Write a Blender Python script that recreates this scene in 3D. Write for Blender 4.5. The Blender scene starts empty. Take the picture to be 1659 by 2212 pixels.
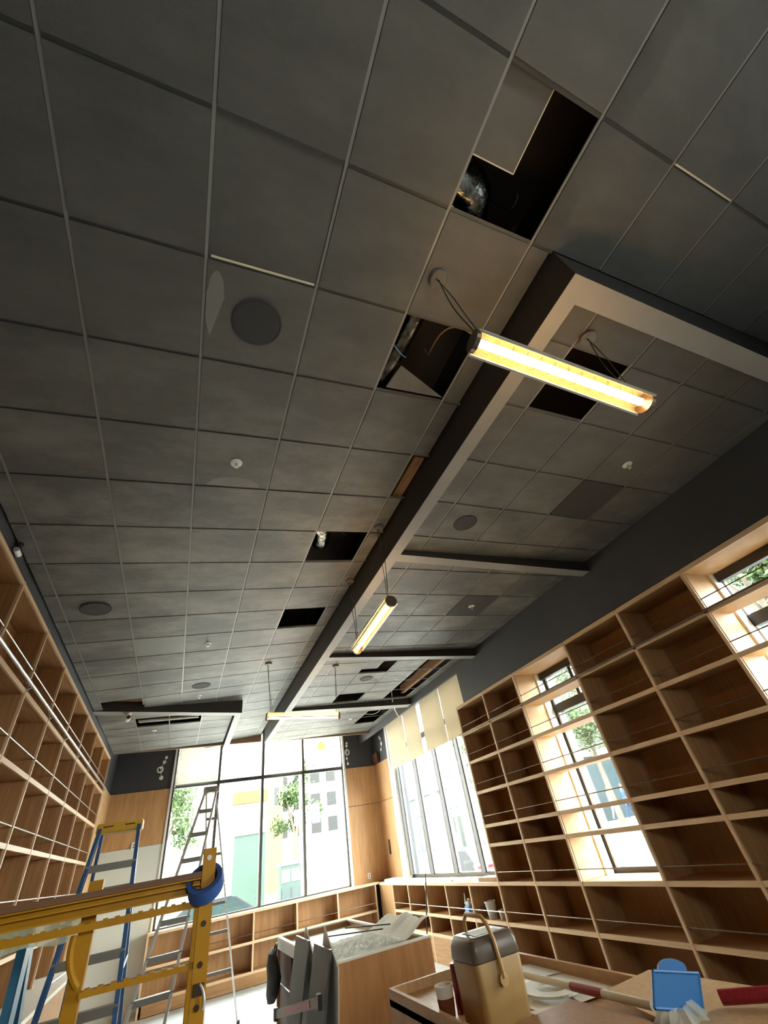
import bpy, bmesh, math, random
from mathutils import Vector, Matrix, noise as mnoise
random.seed(7)
sc = bpy.context.scene
COL = sc.collection
# ------------------------------------------------------------------ camera, sky, exposure
ZC = 1.88                                   # eye height above the floor; heights below are measured from the eye
Rr = (0.92222309, -0.35740408, -0.14753611); Rd = (0.11834945, 0.62417381, -0.77226968); Rf = (0.36810051, 0.69474411, 0.61792607)
cam = bpy.data.cameras.new('camera'); cam.sensor_fit = 'HORIZONTAL'; cam.sensor_width = 36.0
cam.lens = 36.0 * 891.8 / 1659.0; cam.clip_start = 0.02; cam.clip_end = 400
co = bpy.data.objects.new('camera', cam); COL.objects.link(co)
co.matrix_world = Matrix(((Rr[0], -Rd[0], -Rf[0], 0), (Rr[1], -Rd[1], -Rf[1], 0), (Rr[2], -Rd[2], -Rf[2], ZC), (0, 0, 0, 1)))
sc.camera = co
world = bpy.data.worlds.new('sky'); sc.world = world; world.use_nodes = True
wn = world.node_tree; wn.nodes.clear()
w_out = wn.nodes.new('ShaderNodeOutputWorld'); w_bg = wn.nodes.new('ShaderNodeBackground')
w_tc = wn.nodes.new('ShaderNodeTexCoord'); w_sep = wn.nodes.new('ShaderNodeSeparateXYZ'); w_rmp = wn.nodes.new('ShaderNodeValToRGB')
w_rmp.color_ramp.elements[0].color = (1.0, 0.985, 0.955, 1); w_rmp.color_ramp.elements[1].color = (0.84, 0.92, 1.0, 1)
wn.links.new(w_tc.outputs['Generated'], w_sep.inputs[0]); wn.links.new(w_sep.outputs[2], w_rmp.inputs[0])
wn.links.new(w_rmp.outputs[0], w_bg.inputs[0]); w_bg.inputs[1].default_value = 6.0
wn.links.new(w_bg.outputs[0], w_out.inputs[0])
sc.view_settings.view_transform = 'Standard'; sc.view_settings.look = 'None'
sc.view_settings.exposure = 2.55; sc.view_settings.gamma = 1.0; sc.view_settings.use_curve_mapping = False
sc.cycles.use_denoising = True
sc.cycles.max_bounces = 10; sc.cycles.diffuse_bounces = 6; sc.cycles.transparent_max_bounces = 12
sc.cycles.sample_clamp_indirect = 6.0; sc.cycles.caustics_reflective = False; sc.cycles.caustics_refractive = False
PORTALS = [((1.95, 13.45, 1.0), (4.5, 3.8), '-y'), ((5.4, 9.9, 1.0), (4.6, 3.5), '-x'), ((5.45, 4.95, 0.5), (1.4, 2.6), '-x'),
           ((5.45, 1.75, 0.5), (1.5, 2.6), '-x'), ((5.45, -2.0, 0.5), (1.5, 2.6), '-x'), ((1.05, -4.15, 1.1), (1.7, 0.8), '+y')]
for c, s, d in PORTALS:                     # sky portals in the window openings: they guide sampling and give off no light of their own
    l = bpy.data.lights.new('sky_portal', 'AREA'); l.shape = 'RECTANGLE'; l.size, l.size_y = s; l.cycles.is_portal = True
    o = bpy.data.objects.new('sky_portal', l); COL.objects.link(o); o.location = (c[0], c[1], c[2] + ZC)
    o.rotation_euler = {'-y': (-math.pi/2, 0, 0), '-x': (math.pi/2, 0, math.pi/2), '+y': (math.pi/2, 0, 0)}[d]

# ------------------------------------------------------------------ helpers
AL = 0.0948162; HC = 2.592044; TL = 0.6096; X0 = -0.838205; Y0 = 0.413922; SH = 2.43   # sloped ceiling, tile size, soffit height
FL = -ZC
def V(*a): return Vector(a)
class MB:
    def __init__(s): s.v = []; s.f = []; s.m = []
    def add(s, vs, fs, m=0):
        b = len(s.v); s.v += [tuple(v) for v in vs]; s.f += [tuple(i + b for i in f) for f in fs]; s.m += [m] * len(fs); return s
    def box(s, x0, x1, y0, y1, z0, z1, m=0):
        vs = [(x, y, z) for z in (z0, z1) for y in (y0, y1) for x in (x0, x1)]
        return s.add(vs, [(0, 2, 3, 1), (4, 5, 7, 6), (0, 1, 5, 4), (2, 6, 7, 3), (0, 4, 6, 2), (1, 3, 7, 5)], m)
    def obox(s, c, ax, ay, az, m=0):
        c, ax, ay, az = Vector(c), Vector(ax), Vector(ay), Vector(az)
        vs = [c + ax*i + ay*j + az*k for k in (-1, 1) for j in (-1, 1) for i in (-1, 1)]
        return s.add(vs, [(0, 2, 3, 1), (4, 5, 7, 6), (0, 1, 5, 4), (2, 6, 7, 3), (0, 4, 6, 2), (1, 3, 7, 5)], m)
    def beam(s, p, q, w, h, side=(1, 0, 0), m=0):
        p, q = Vector(p), Vector(q); d = q - p; u = Vector(side); n = d.cross(u).normalized(); u = n.cross(d).normalized()
        return s.obox((p+q)/2, u*(w/2), n*(h/2), d/2, m)
    def channel(s, p, q, w, h, t, side=(1, 0, 0), open_dir=1, m=0):       # ladder rail: web across w, flanges h deep
        p, q = Vector(p), Vector(q); d = q - p; u = Vector(side); n = d.cross(u).normalized(); u = n.cross(d).normalized()
        c = (p + q)/2
        s.obox(c, u*(t/2), n*(w/2), d/2, m)
        for k in (-1, 1): s.obox(c + n*(k*(w/2 - t/2)) + u*(open_dir*h/2), u*(h/2), n*(t/2), d/2, m)
        return s
    def tube(s, path, r, n=8, m=0):
        P = [Vector(p) for p in path]; rings = []
        rr = r if isinstance(r, (list, tuple)) else [r]*len(P)
        up = None
        for i, p in enumerate(P):
            d = ((P[i+1] if i+1 < len(P) else p) - (P[i-1] if i else p)).normalized()
            if up is None: up = d.orthogonal().normalized()
            up = (up - d*up.dot(d)); up = up.normalized() if up.length > 1e-6 else d.orthogonal().normalized()
            w = d.cross(up)
            rings.append([p + (up*math.cos(2*math.pi*k/n) + w*math.sin(2*math.pi*k/n))*rr[i] for k in range(n)])
        vs = [v for r_ in rings for v in r_]; fs = []
        for i in range(len(P)-1):
            for k in range(n):
                a, b = i*n + k, i*n + (k+1) % n; fs.append((a, b, b+n, a+n))
        fs.append(tuple(range(n-1, -1, -1))); fs.append(tuple(len(vs)-n+k for k in range(n)))
        return s.add(vs, fs, m)
    def lathe(s, c, prof, n=24, ax='z', m=0):
        c = Vector(c); vs = []; fs = []
        for r, h in prof:
            for k in range(n):
                a = 2*math.pi*k/n; x, y = r*math.cos(a), r*math.sin(a)
                vs.append(c + {'z': V(x, y, h), 'x': V(h, x, y), 'y': V(x, h, y)}[ax])
        for i in range(len(prof)-1):
            for k in range(n):
                a, b = i*n + k, i*n + (k+1) % n; fs.append((a, b, b+n, a+n))
        if prof[0][0] > 1e-5: fs.append(tuple(range(n-1, -1, -1)))
        if prof[-1][0] > 1e-5: fs.append(tuple(len(vs)-n+k for k in range(n)))
        return s.add(vs, fs, m)
    def prism(s, poly, z0, z1, m=0):
        n = len(poly); vs = []
        for (x, y) in poly: vs.append((x, y, z0(x, y) if callable(z0) else z0))
        for (x, y) in poly: vs.append((x, y, z1(x, y) if callable(z1) else z1))
        return s.add(vs, [tuple(range(n-1, -1, -1)), tuple(range(n, 2*n))] + [(i, (i+1) % n, n + (i+1) % n, n+i) for i in range(n)], m)
    def poly(s, pts, d, m=0):                        # flat outline thickened by the vector d
        n = len(pts); pts = [Vector(p) for p in pts]; d = Vector(d)
        return s.add(pts + [p + d for p in pts], [tuple(range(n-1, -1, -1)), tuple(range(n, 2*n))] + [(i, (i+1) % n, n + (i+1) % n, n+i) for i in range(n)], m)
    def build(s, name, mats, parent=None, origin=None, smooth=False, local=False, bevel=0, seg=2):
        """vertices are in eye-height coordinates; with a parent they are stored relative to the parent's place"""
        if not isinstance(mats, (list, tuple)): mats = [mats]
        if local: off = Vector((0, 0, 0)); loc = Vector((0, 0, 0))
        elif parent is not None: off = WLOC.get(parent.name, Vector((0, 0, 0))); loc = Vector((0, 0, 0))
        else:
            if origin is None:
                n = len(s.v); origin = (sum(v[0] for v in s.v)/n, sum(v[1] for v in s.v)/n, min(v[2] for v in s.v))
            off = Vector(origin); loc = off + Vector((0, 0, ZC))
        me = bpy.data.meshes.new(name); me.from_pydata([tuple(Vector(v) - off) for v in s.v], [], s.f)
        for m in mats: me.materials.append(m)
        me.polygons.foreach_set('material_index', s.m)
        bm = bmesh.new(); bm.from_mesh(me); bmesh.ops.recalc_face_normals(bm, faces=bm.faces)
        if bevel: bmesh.ops.bevel(bm, geom=list(bm.edges), offset=bevel, segments=seg, affect='EDGES', clamp_overlap=True)
        bm.to_mesh(me); bm.free()
        if smooth:
            me.polygons.foreach_set('use_smooth', [True]*len(me.polygons))
            try: me.set_sharp_from_angle(angle=0.7)
            except Exception: pass
        o = bpy.data.objects.new(name, me); COL.objects.link(o); o.location = loc
        if parent is not None: o.parent = parent; WLOC[o.name] = off
        else: WLOC[o.name] = off
        return o
WLOC = {}
def tag(o, label=None, cat=None, group=None, kind=None):
    if label: o['label'] = label
    if cat: o['category'] = cat
    if group: o['group'] = group
    if kind: o['kind'] = kind
    return o
def thing(name, label, cat, loc, group=None, kind=None):
    o = bpy.data.objects.new(name, None); o.empty_display_size = 0.1; COL.objects.link(o)
    o.location = (loc[0], loc[1], loc[2] + ZC); WLOC[o.name] = Vector(loc)
    return tag(o, label, cat, group, kind)
def copy_tree(o, parent=None):
    c = o.copy(); COL.objects.link(c)
    if parent is not None: c.parent = parent
    for ch in list(o.children): copy_tree(ch, c)
    return c
def place(o, p, rz=0): o.location = (p[0], p[1], p[2] + ZC); o.rotation_euler.z = rz; WLOC[o.name] = Vector(p); return o
def bez(p0, p1, p2, p3, n=12):
    p0, p1, p2, p3 = map(Vector, (p0, p1, p2, p3)); out = []
    for i in range(n+1):
        t = i/n; out.append(p0*(1-t)**3 + p1*3*t*(1-t)**2 + p2*3*t*t*(1-t) + p3*t**3)
    return out
# ------------------------------------------------------------------ materials
def lin(r, g, b):
    f = lambda c: c/12.92 if c <= 0.04045 else ((c+0.055)/1.055)**2.4
    return (f(r/255), f(g/255), f(b/255), 1)
def base_mat(name, col, rough=0.6, metal=0.0, spec=0.5):
    m = bpy.data.materials.new(name); m.use_nodes = True; b = m.node_tree.nodes['Principled BSDF']
    b.inputs['Base Color'].default_value = col; b.inputs['Roughness'].default_value = rough; b.inputs['Metallic'].default_value = metal
    b.inputs['Specular IOR Level'].default_value = spec
    return m, m.node_tree, b
def mottled(name, c1, c2, scale=(3, 3, 3), rough=0.6, metal=0.0, spec=0.5, bump=0.0, bscale=60, detail=5, lo=0.35, hi=0.7, obj=False):
    m, t, b = base_mat(name, c1, rough, metal, spec)
    g = t.nodes.new('ShaderNodeTexCoord') if obj else t.nodes.new('ShaderNodeNewGeometry'); mp = t.nodes.new('ShaderNodeMapping'); mp.inputs['Scale'].default_value = scale
    t.links.new(g.outputs['Object' if obj else 'Position'], mp.inputs['Vector'])
    n = t.nodes.new('ShaderNodeTexNoise'); n.inputs['Scale'].default_value = 1.0; n.inputs['Detail'].default_value = detail; n.inputs['Roughness'].default_value = 0.62
    t.links.new(mp.outputs[0], n.inputs['Vector'])
    r = t.nodes.new('ShaderNodeValToRGB'); r.color_ramp.elements[0].color = c1; r.color_ramp.elements[1].color = c2
    r.color_ramp.elements[0].position = lo; r.color_ramp.elements[1].position = hi
    t.links.new(n.outputs['Fac'], r.inputs[0]); t.links.new(r.outputs[0], b.inputs['Base Color'])
    if bump:
        n2 = t.nodes.new('ShaderNodeTexNoise'); n2.inputs['Scale'].default_value = bscale; n2.inputs['Detail'].default_value = 3
        t.links.new(g.outputs['Object' if obj else 'Position'], n2.inputs['Vector'])
        bp = t.nodes.new('ShaderNodeBump'); bp.inputs['Strength'].default_value = bump; bp.inputs['Distance'].default_value = 0.004
        t.links.new(n2.outputs['Fac'], bp.inputs['Height']); t.links.new(bp.outputs[0], b.inputs['Normal'])
    return m
def wood(name, c1, c2, axis='z', rough=0.5, f=38, g=2.2):
    s = {'x': (g, f, f), 'y': (f, g, f), 'z': (f, f, g)}[axis]
    return mottled(name, c1, c2, s, rough, spec=0.35, bump=0.06, bscale=90, detail=6, lo=0.3, hi=0.72)
def plain(name, col, rough=0.5, metal=0.0, spec=0.5): return base_mat(name, col, rough, metal, spec)[0]

M = {}
M['tile'] = mottled('charcoal_tile', lin(84, 83, 79), lin(100, 98, 93), (2.2, 5.0, 4), 0.5, spec=0.5, bump=0.5, bscale=260, detail=8, lo=0.35, hi=0.75)
t = M['tile'].node_tree; b = t.nodes['Principled BSDF']; src = b.inputs['Base Color'].links[0].from_socket
g = t.nodes.new('ShaderNodeNewGeometry'); mp = t.nodes.new('ShaderNodeMapping'); mp.inputs['Scale'].default_value = (1.1, 2.0, 0.5); mp.inputs['Location'].default_value = (3.1, 0.4, 0)
n1 = t.nodes.new('ShaderNodeTexNoise'); n1.inputs['Scale'].default_value = 1.0; n1.inputs['Detail'].default_value = 7; n1.inputs['Roughness'].default_value = 0.7
r1 = t.nodes.new('ShaderNodeValToRGB'); r1.color_ramp.elements[0].position = 0.44; r1.color_ramp.elements[1].position = 0.66; r1.color_ramp.elements[1].color = (0.75, 0.75, 0.75, 1)
mx = t.nodes.new('ShaderNodeMixRGB'); mx.inputs[2].default_value = lin(142, 140, 132)          # patches of pale dust
t.links.new(g.outputs['Position'], mp.inputs[0]); t.links.new(mp.outputs[0], n1.inputs['Vector']); t.links.new(n1.outputs['Fac'], r1.inputs[0])
sp = t.nodes.new('ShaderNodeSeparateXYZ'); mr = t.nodes.new('ShaderNodeMapRange'); mr.inputs[1].default_value = 1.2; mr.inputs[2].default_value = 3.2; mr.inputs[3].default_value = 0.12
ml = t.nodes.new('ShaderNodeMath'); ml.operation = 'MULTIPLY'
t.links.new(g.outputs['Position'], sp.inputs[0]); t.links.new(sp.outputs[1], mr.inputs[0]); t.links.new(mr.outputs[0], ml.inputs[0]); t.links.new(r1.outputs[0], ml.inputs[1])
t.links.new(ml.outputs[0], mx.inputs[0]); t.links.new(src, mx.inputs[1]); t.links.new(mx.outputs[0], b.inputs['Base Color'])
M['tile_new'] = mottled('fresh_grey_tile', lin(122, 124, 121), lin(132, 134, 131), (2, 2, 2), 0.55)
M['tile_dark'] = plain('dark_tile', lin(62, 61, 59), 0.7)
M['bar'] = plain('ceiling_bar_lit', lin(138, 137, 132), 0.35, 0.0, 0.6)  # lengthwise bars: reflected window light put into the base colour
M['cream'] = plain('raw_tile_edge', lin(225, 215, 185), 0.7)
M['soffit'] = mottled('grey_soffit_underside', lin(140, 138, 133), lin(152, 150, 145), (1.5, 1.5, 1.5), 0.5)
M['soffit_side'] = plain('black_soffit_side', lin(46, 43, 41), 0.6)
M['bar_x'] = plain('shaded_cross_bar', lin(84, 83, 80), 0.5)  # cross bars: shade of the grooves put into the base colour
M['darkwall'] = mottled('blue_black_wall', lin(56, 57, 61), lin(64, 65, 69), (1.2, 1.2, 1.2), 0.55)
M['brownwall'] = plain('brown_header', lin(120, 96, 74), 0.7)
M['scuff'] = plain('pale_scuff', lin(128, 127, 122), 0.6)
M['deck'] = plain('plenum_deck', lin(58, 48, 42), 0.9)
M['foil'] = mottled('foil_wrap', lin(150, 148, 142), lin(60, 58, 54), (14, 14, 14), 0.22, 1.0, bump=1.0, bscale=30)
M['lumber'] = wood('raw_lumber', lin(128, 92, 62), lin(166, 128, 92), 'y', 0.8)
M['wood_v'] = wood('oak_panel_upright', lin(150, 110, 70), lin(182, 140, 96), 'z')
M['wood_y'] = wood('oak_shelf_lengthwise', lin(150, 110, 70), lin(182, 140, 96), 'y')
M['wood_x'] = wood('oak_shelf_crosswise', lin(150, 110, 70), lin(182, 140, 96), 'x')
M['edge_v'] = wood('oak_lit_edge_upright', lin(206, 172, 134), lin(226, 196, 160), 'z')  # edge oaks: the panel oak with light on the fronts put into the colour
M['edge_y'] = wood('oak_lit_edge_lengthwise', lin(208, 174, 136), lin(228, 198, 162), 'y')
M['edge_x'] = wood('oak_lit_edge_crosswise', lin(206, 172, 134), lin(226, 196, 160), 'x')
M['back'] = wood('oak_back_panel', lin(150, 110, 68), lin(178, 136, 90), 'z')
M['lit_ply'] = mottled('lit_plywood', lin(190, 152, 106), lin(208, 174, 130), (3, 3, 9), 0.55, spec=0.35, detail=6)  # same plywood made paler, window light put into its colour
M['panel'] = wood('oak_wall_panel', lin(170, 128, 84), lin(198, 156, 110), 'z', f=16, g=1.6)
M['white'] = plain('white_paint', lin(228, 230, 226), 0.5)
M['whitewall'] = plain('grey_white_board', lin(206, 210, 204), 0.6)
M['frame_d'] = plain('dark_bronze_frame', lin(62, 60, 58), 0.4, 0.3)
M['frame_l'] = plain('pale_gasket', lin(190, 190, 186), 0.4)
M['floor'] = mottled('pale_concrete', lin(190, 196, 194), lin(214, 218, 216), (0.9, 2.5, 1), 0.35, detail=6)
M['steel'] = plain('brushed_steel', lin(200, 198, 194), 0.3, 0.9)
M['bronze'] = plain('bronze_rod', lin(120, 104, 92), 0.35, 0.8)
M['alu'] = plain('aluminium', lin(208, 210, 210), 0.42, 0.4)
M['alu_d'] = plain('worn_aluminium', lin(128, 126, 120), 0.5, 0.6)
M['blue'] = mottled('blue_fibreglass', lin(44, 84, 132), lin(60, 100, 150), (4, 4, 12), 0.45)
M['teal'] = mottled('teal_fibreglass', lin(24, 82, 112), lin(40, 100, 130), (4, 4, 12), 0.45)
M['yellow'] = mottled('yellow_enamel', lin(172, 118, 4), lin(186, 132, 10), (8, 8, 8), 0.45, spec=0.25)
M['capyellow'] = mottled('yellow_plastic', lin(206, 164, 22), lin(190, 146, 20), (8, 8, 8), 0.45)
M['ply'] = wood('scaffold_ply', lin(100, 66, 44), lin(126, 88, 60), 'x')
M['tape'] = plain('painters_tape_blue', lin(48, 84, 150), 0.7)
M['tapecore'] = plain('tape_core', lin(58, 44, 46), 0.8)
M['black'] = plain('black_plastic', lin(26, 26, 27), 0.5)
M['rivet'] = plain('dark_rivet', lin(60, 38, 20), 0.5, 0.5)
M['boardgrey'] = mottled('grey_tile_face', lin(86, 87, 85), lin(98, 99, 97), (20, 20, 6), 0.7)
M['boardwhite'] = plain('white_tile_back', lin(206, 208, 204), 0.7)
M['cabinet'] = wood('cabinet_oak', lin(164, 114, 68), lin(186, 134, 86), 'z', 0.45, f=24)
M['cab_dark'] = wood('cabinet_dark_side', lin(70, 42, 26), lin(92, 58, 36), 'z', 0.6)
M['rim'] = plain('pale_rim', lin(222, 218, 206), 0.5)
M['tray'] = plain('tray_grey', lin(196, 196, 182), 0.6)
M['sheetwood'] = mottled('hardboard', lin(176, 142, 100), lin(192, 158, 116), (30, 30, 30), 0.6, detail=4)
M['brownwood'] = mottled('brown_board', lin(146, 106, 70), lin(164, 122, 84), (30, 30, 30), 0.5, detail=4)
M['tablewood'] = mottled('table_oak', lin(168, 128, 82), lin(190, 150, 102), (30, 6, 10), 0.5, detail=5)
M['paper'] = plain('white_paper', lin(226, 222, 210), 0.8)
M['red'] = mottled('red_plastic', lin(132, 20, 30), lin(160, 40, 50), (60, 60, 60), 0.4)
M['cbody'] = mottled('mustard_plastic', lin(172, 138, 84), lin(158, 124, 70), (5, 5, 5), 0.42)
M['clid'] = plain('brown_plastic', lin(96, 84, 74), 0.3)
M['chandle'] = plain('tan_plastic', lin(186, 148, 92), 0.4)
M['bluebox'] = plain('bright_blue_plastic', lin(0, 98, 162), 0.5)
M['bluesoft'] = plain('soft_blue_plastic', lin(110, 160, 220), 0.4)
M['greyplastic'] = plain('pale_grey_plastic', lin(196, 196, 190), 0.5)
M['cable'] = plain('black_cable', lin(30, 28, 26), 0.6)
M['whitecable'] = plain('white_cable', lin(220, 218, 210), 0.6)
M['canopy'] = plain('grey_canopy', lin(92, 90, 87), 0.4)
M['lens'] = plain('speaker_grille', lin(58, 57, 56), 0.75)
M['bag'] = mottled('black_fabric', lin(30, 30, 31), lin(62, 63, 64), (6, 20, 6), 0.7)
def glass_mat(name, tint, refl=0.06, rough=0.0):
    m = bpy.data.materials.new(name); m.use_nodes = True; t = m.node_tree; t.nodes.clear()
    o = t.nodes.new('ShaderNodeOutputMaterial'); mx = t.nodes.new('ShaderNodeMixShader'); tr = t.nodes.new('ShaderNodeBsdfTransparent'); gl = t.nodes.new('ShaderNodeBsdfGlossy')
    lw = t.nodes.new('ShaderNodeLayerWeight'); lw.inputs[0].default_value = 0.5
    pw = t.nodes.new('ShaderNodeMath'); pw.operation = 'POWER'; pw.inputs[1].default_value = 5.0; t.links.new(lw.outputs['Facing'], pw.inputs[0])
    fr = t.nodes.new('ShaderNodeMath'); fr.operation = 'MULTIPLY_ADD'; fr.inputs[1].default_value = 0.5; fr.inputs[2].default_value = 0.02; t.links.new(pw.outputs[0], fr.inputs[0])
    tr.inputs[0].default_value = tint; gl.inputs['Roughness'].default_value = rough
    t.links.new(fr.outputs[0], mx.inputs[0]); t.links.new(tr.outputs[0], mx.inputs[1]); t.links.new(gl.outputs[0], mx.inputs[2]); t.links.new(mx.outputs[0], o.inputs[0])
    return m
M['glass'] = glass_mat('window_glass', (0.94, 0.97, 0.95, 1))
def cloth_mat(name, col, trans=0.5, see=0.0):
    m = bpy.data.materials.new(name); m.use_nodes = True; t = m.node_tree; t.nodes.clear()
    o = t.nodes.new('ShaderNodeOutputMaterial'); mx = t.nodes.new('ShaderNodeMixShader'); d = t.nodes.new('ShaderNodeBsdfDiffuse'); tl = t.nodes.new('ShaderNodeBsdfTranslucent')
    d.inputs[0].default_value = col; tl.inputs[0].default_value = col; mx.inputs[0].default_value = trans
    t.links.new(d.outputs[0], mx.inputs[1]); t.links.new(tl.outputs[0], mx.inputs[2]); last = mx
    if see:
        tp = t.nodes.new('ShaderNodeBsdfTransparent'); m2 = t.nodes.new('ShaderNodeMixShader'); m2.inputs[0].default_value = see
        t.links.new(mx.outputs[0], m2.inputs[1]); t.links.new(tp.outputs[0], m2.inputs[2]); last = m2
    t.links.new(last.outputs[0], o.inputs[0]); return m
M['blind'] = cloth_mat('tan_blind_cloth', lin(224, 212, 188), 0.30)
M['blind_pale'] = cloth_mat('cream_blind_cloth', lin(236, 234, 226), 0.28)
M['sheer'] = cloth_mat('sheer_shade', lin(240, 226, 196), 0.5, 0.6)
M['plastic'] = cloth_mat('clear_plastic_film', lin(226, 230, 228), 0.45, 0.3)
M['cloth'] = cloth_mat('pale_dust_cloth', lin(236, 236, 230), 0.2)
M['bagplastic'] = cloth_mat('clear_bag_film', lin(216, 220, 212), 0.4, 0.45)
M['acrylic'] = cloth_mat('warm_acrylic', lin(246, 224, 180), 0.5, 0.82)
m, t, b = base_mat('led_strip', (1, 0.8, 0.5, 1)); b.inputs['Emission Color'].default_value = (1.0, 0.60, 0.24, 1); b.inputs['Emission Strength'].default_value = 6.5; M['led'] = m
# street
M['street'] = mottled('street', lin(96, 96, 95), lin(112, 112, 110), (0.5, 0.5, 0.5), 0.9)
M['walk'] = plain('pale_sidewalk', lin(226, 222, 214), 0.9)
M['stone'] = plain('pale_stone', lin(236, 226, 206), 0.9)
M['tanstone'] = plain('tan_stone', lin(120, 98, 62), 0.9)
M['brick'] = plain('orange_brick', lin(120, 62, 34), 0.9)
M['greenpaint'] = plain('green_paint', lin(34, 54, 44), 0.5)
M['tealpaint'] = plain('grey_teal_paint', lin(44, 58, 62), 0.5)
M['grey_facade'] = plain('grey_facade', lin(52, 52, 51), 0.9)
M['shopglass'] = plain('shop_glass', lin(38, 50, 48), 0.15)
M['bark'] = mottled('bark', lin(72, 64, 54), lin(92, 84, 72), (6, 6, 2), 0.9)
M['leaf'] = mottled('leaf_green', lin(40, 62, 20), lin(66, 84, 34), (3, 3, 3), 0.6)
M['carpaint'] = plain('grey_car_paint', lin(60, 64, 68), 0.3, 0.3)
M['skin'] = plain('skin', lin(120, 88, 70), 0.6)
M['shirtw'] = plain('white_shirt', lin(150, 150, 156), 0.8); M['shirtb'] = plain('blue_shirt', lin(52, 72, 110), 0.8); M['jeans'] = plain('blue_jeans', lin(44, 60, 92), 0.8)
M['trousers'] = plain('grey_trousers', lin(150, 150, 152), 0.8); M['hair'] = plain('dark_hair', lin(60, 48, 40), 0.7)

# ------------------------------------------------------------------ room shell
ceil_z = lambda x, y=0: HC + x*math.tan(AL)            # sloping tile ceiling
bay_z = lambda x, y=0: SH + 0.06 + 0.03*(x - 1.9)      # ceilings inside the soffit bays
nook_z = lambda x, y=0: 2.45 + 0.03*(x + 1.57)         # ceiling inside the L-shaped soffit
tag(MB().box(-2.1, 5.6, -4.2, 13.6, FL - 0.15, FL).build('floor', M['floor'], origin=(0, 5, FL)), 'pale grey concrete floor of the shop', kind='structure')
deck = MB().box(-2.1, 5.6, -4.2, 13.6, 3.35, 3.5).build('ceiling', M['deck'], origin=(0, 5, 3.35))
tag(deck, 'charcoal suspended tile ceiling with several tiles missing', kind='structure')
ceil2 = MB().box(1.9, 4.75, 0.55, 12.6, 3.27, 3.34).build('ceiling', M['deck'], origin=(3.3, 6, 3.3))
tag(ceil2, 'darker tile ceilings inside the soffit bays beside the right wall', kind='structure')
# walls
wl = MB().box(-2.05, -1.88, -4.2, 13.5, FL, 3.35)
wl.box(-1.88, -1.572, -4.0, 12.0, 2.345, 3.35).box(-1.88, -1.6, 11.9, 13.3, 1.81, 3.35)
wall_left = tag(wl.build('wall_left', M['darkwall'], origin=(-1.9, 5, FL)), kind='structure')
MB().box(-1.88, -1.575, 11.94, 13.3, FL, 1.81).build('panel', M['lit_ply'], wall_left)
wb = MB().box(-2.05, -0.26, 13.3, 13.5, FL, 3.35).box(4.2, 5.6, 13.3, 13.5, FL, 3.35).box(-0.26, 4.2, 13.3, 13.5, FL, -0.76).box(-0.26, 4.2, 13.3, 13.5, 2.9, 3.35)
wall_back = tag(wb.build('wall_back', M['darkwall'], origin=(2, 13.4, FL)), kind='structure')
MB().box(-1.575, -0.3, 13.27, 13.298, 0.74, 1.81).build('panel', M['panel'], wall_back)
MB().box(-1.575, -0.3, 13.265, 13.298, FL, 0.735).build('panel', M['whitewall'], wall_back)['label'] = 'grey white lower wall board'
MB().box(4.22, 5.13, 13.27, 13.298, 0.895, 1.80).build('panel', M['panel'], wall_back)
MB().box(4.22, 5.13, 13.27, 13.298, -0.74, 0.885).build('panel', M['panel'], wall_back)
wr = MB()
for y0, y1 in ((-4.2, -2.70), (-1.30, 1.05), (2.46, 4.26), (5.62, 7.65), (12.16, 13.5)): wr.box(5.28, 5.55, y0, y1, FL, 3.35)
for y0, y1, za, zb in ((-2.70, -1.30, -0.78, 1.80), (1.05, 2.46, -0.78, 1.80), (4.26, 5.62, -0.78, 1.80), (7.65, 12.16, -0.74, 2.72)):
    wr.box(5.28, 5.55, y0, y1, FL, za); wr.box(5.28, 5.55, y0, y1, zb, 3.35)
wr.box(4.731, 5.28, -4.2, 7.2, 1.835, 3.35)
wr.box(4.731, 4.79, 7.2, 13.3, 2.40, 3.35)
wall_right = tag(wr.build('wall_right', M['darkwall'], origin=(5.4, 5, FL)), kind='structure')
MB().box(5.13, 5.279, 12.16, 13.27, 0.895, 1.80).build('panel', M['panel'], wall_right)
MB().box(5.13, 5.279, 12.16, 13.27, -0.74, 0.885).build('panel', M['panel'], wall_right)
MB().box(5.14, 5.279, 12.16, 13.29, 1.802, 3.3).build('panel', M['darkwall'], wall_right)
MB().box(5.10, 5.279, 12.04, 12.158, -0.74, 2.72).build('jamb', M['white'], wall_right)
wf = MB().box(-2.05, 0.2, -4.2, -4.0, FL, 3.35).box(1.9, 5.6, -4.2, -4.0, FL, 3.35).box(0.2, 1.9, -4.2, -4.0, FL, 0.7).box(0.2, 1.9, -4.2, -4.0, 1.5, 3.35)  # opening put in behind the camera as fill for the bookcases
tag(wf.build('wall_front', M['darkwall'], origin=(2, -4.1, FL)), kind='structure')
w6 = tag(MB().box(0.2, 1.9, -4.14, -4.06, 0.7, 0.76).build('window_6', M['frame_d'], origin=(1.1, -4.1, 0.7)), 'added window behind the camera that lets in fill light', kind='structure')
for x in (0.23, 1.05, 1.87): MB().box(x - 0.03, x + 0.03, -4.14, -4.06, 0.76, 1.5).build('mullion', M['frame_d'], w6)
for x0, x1 in ((0.26, 1.02), (1.08, 1.84)): MB().box(x0, x1, -4.103, -4.097, 0.76, 1.5).build('pane', M['glass'], w6)

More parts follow.
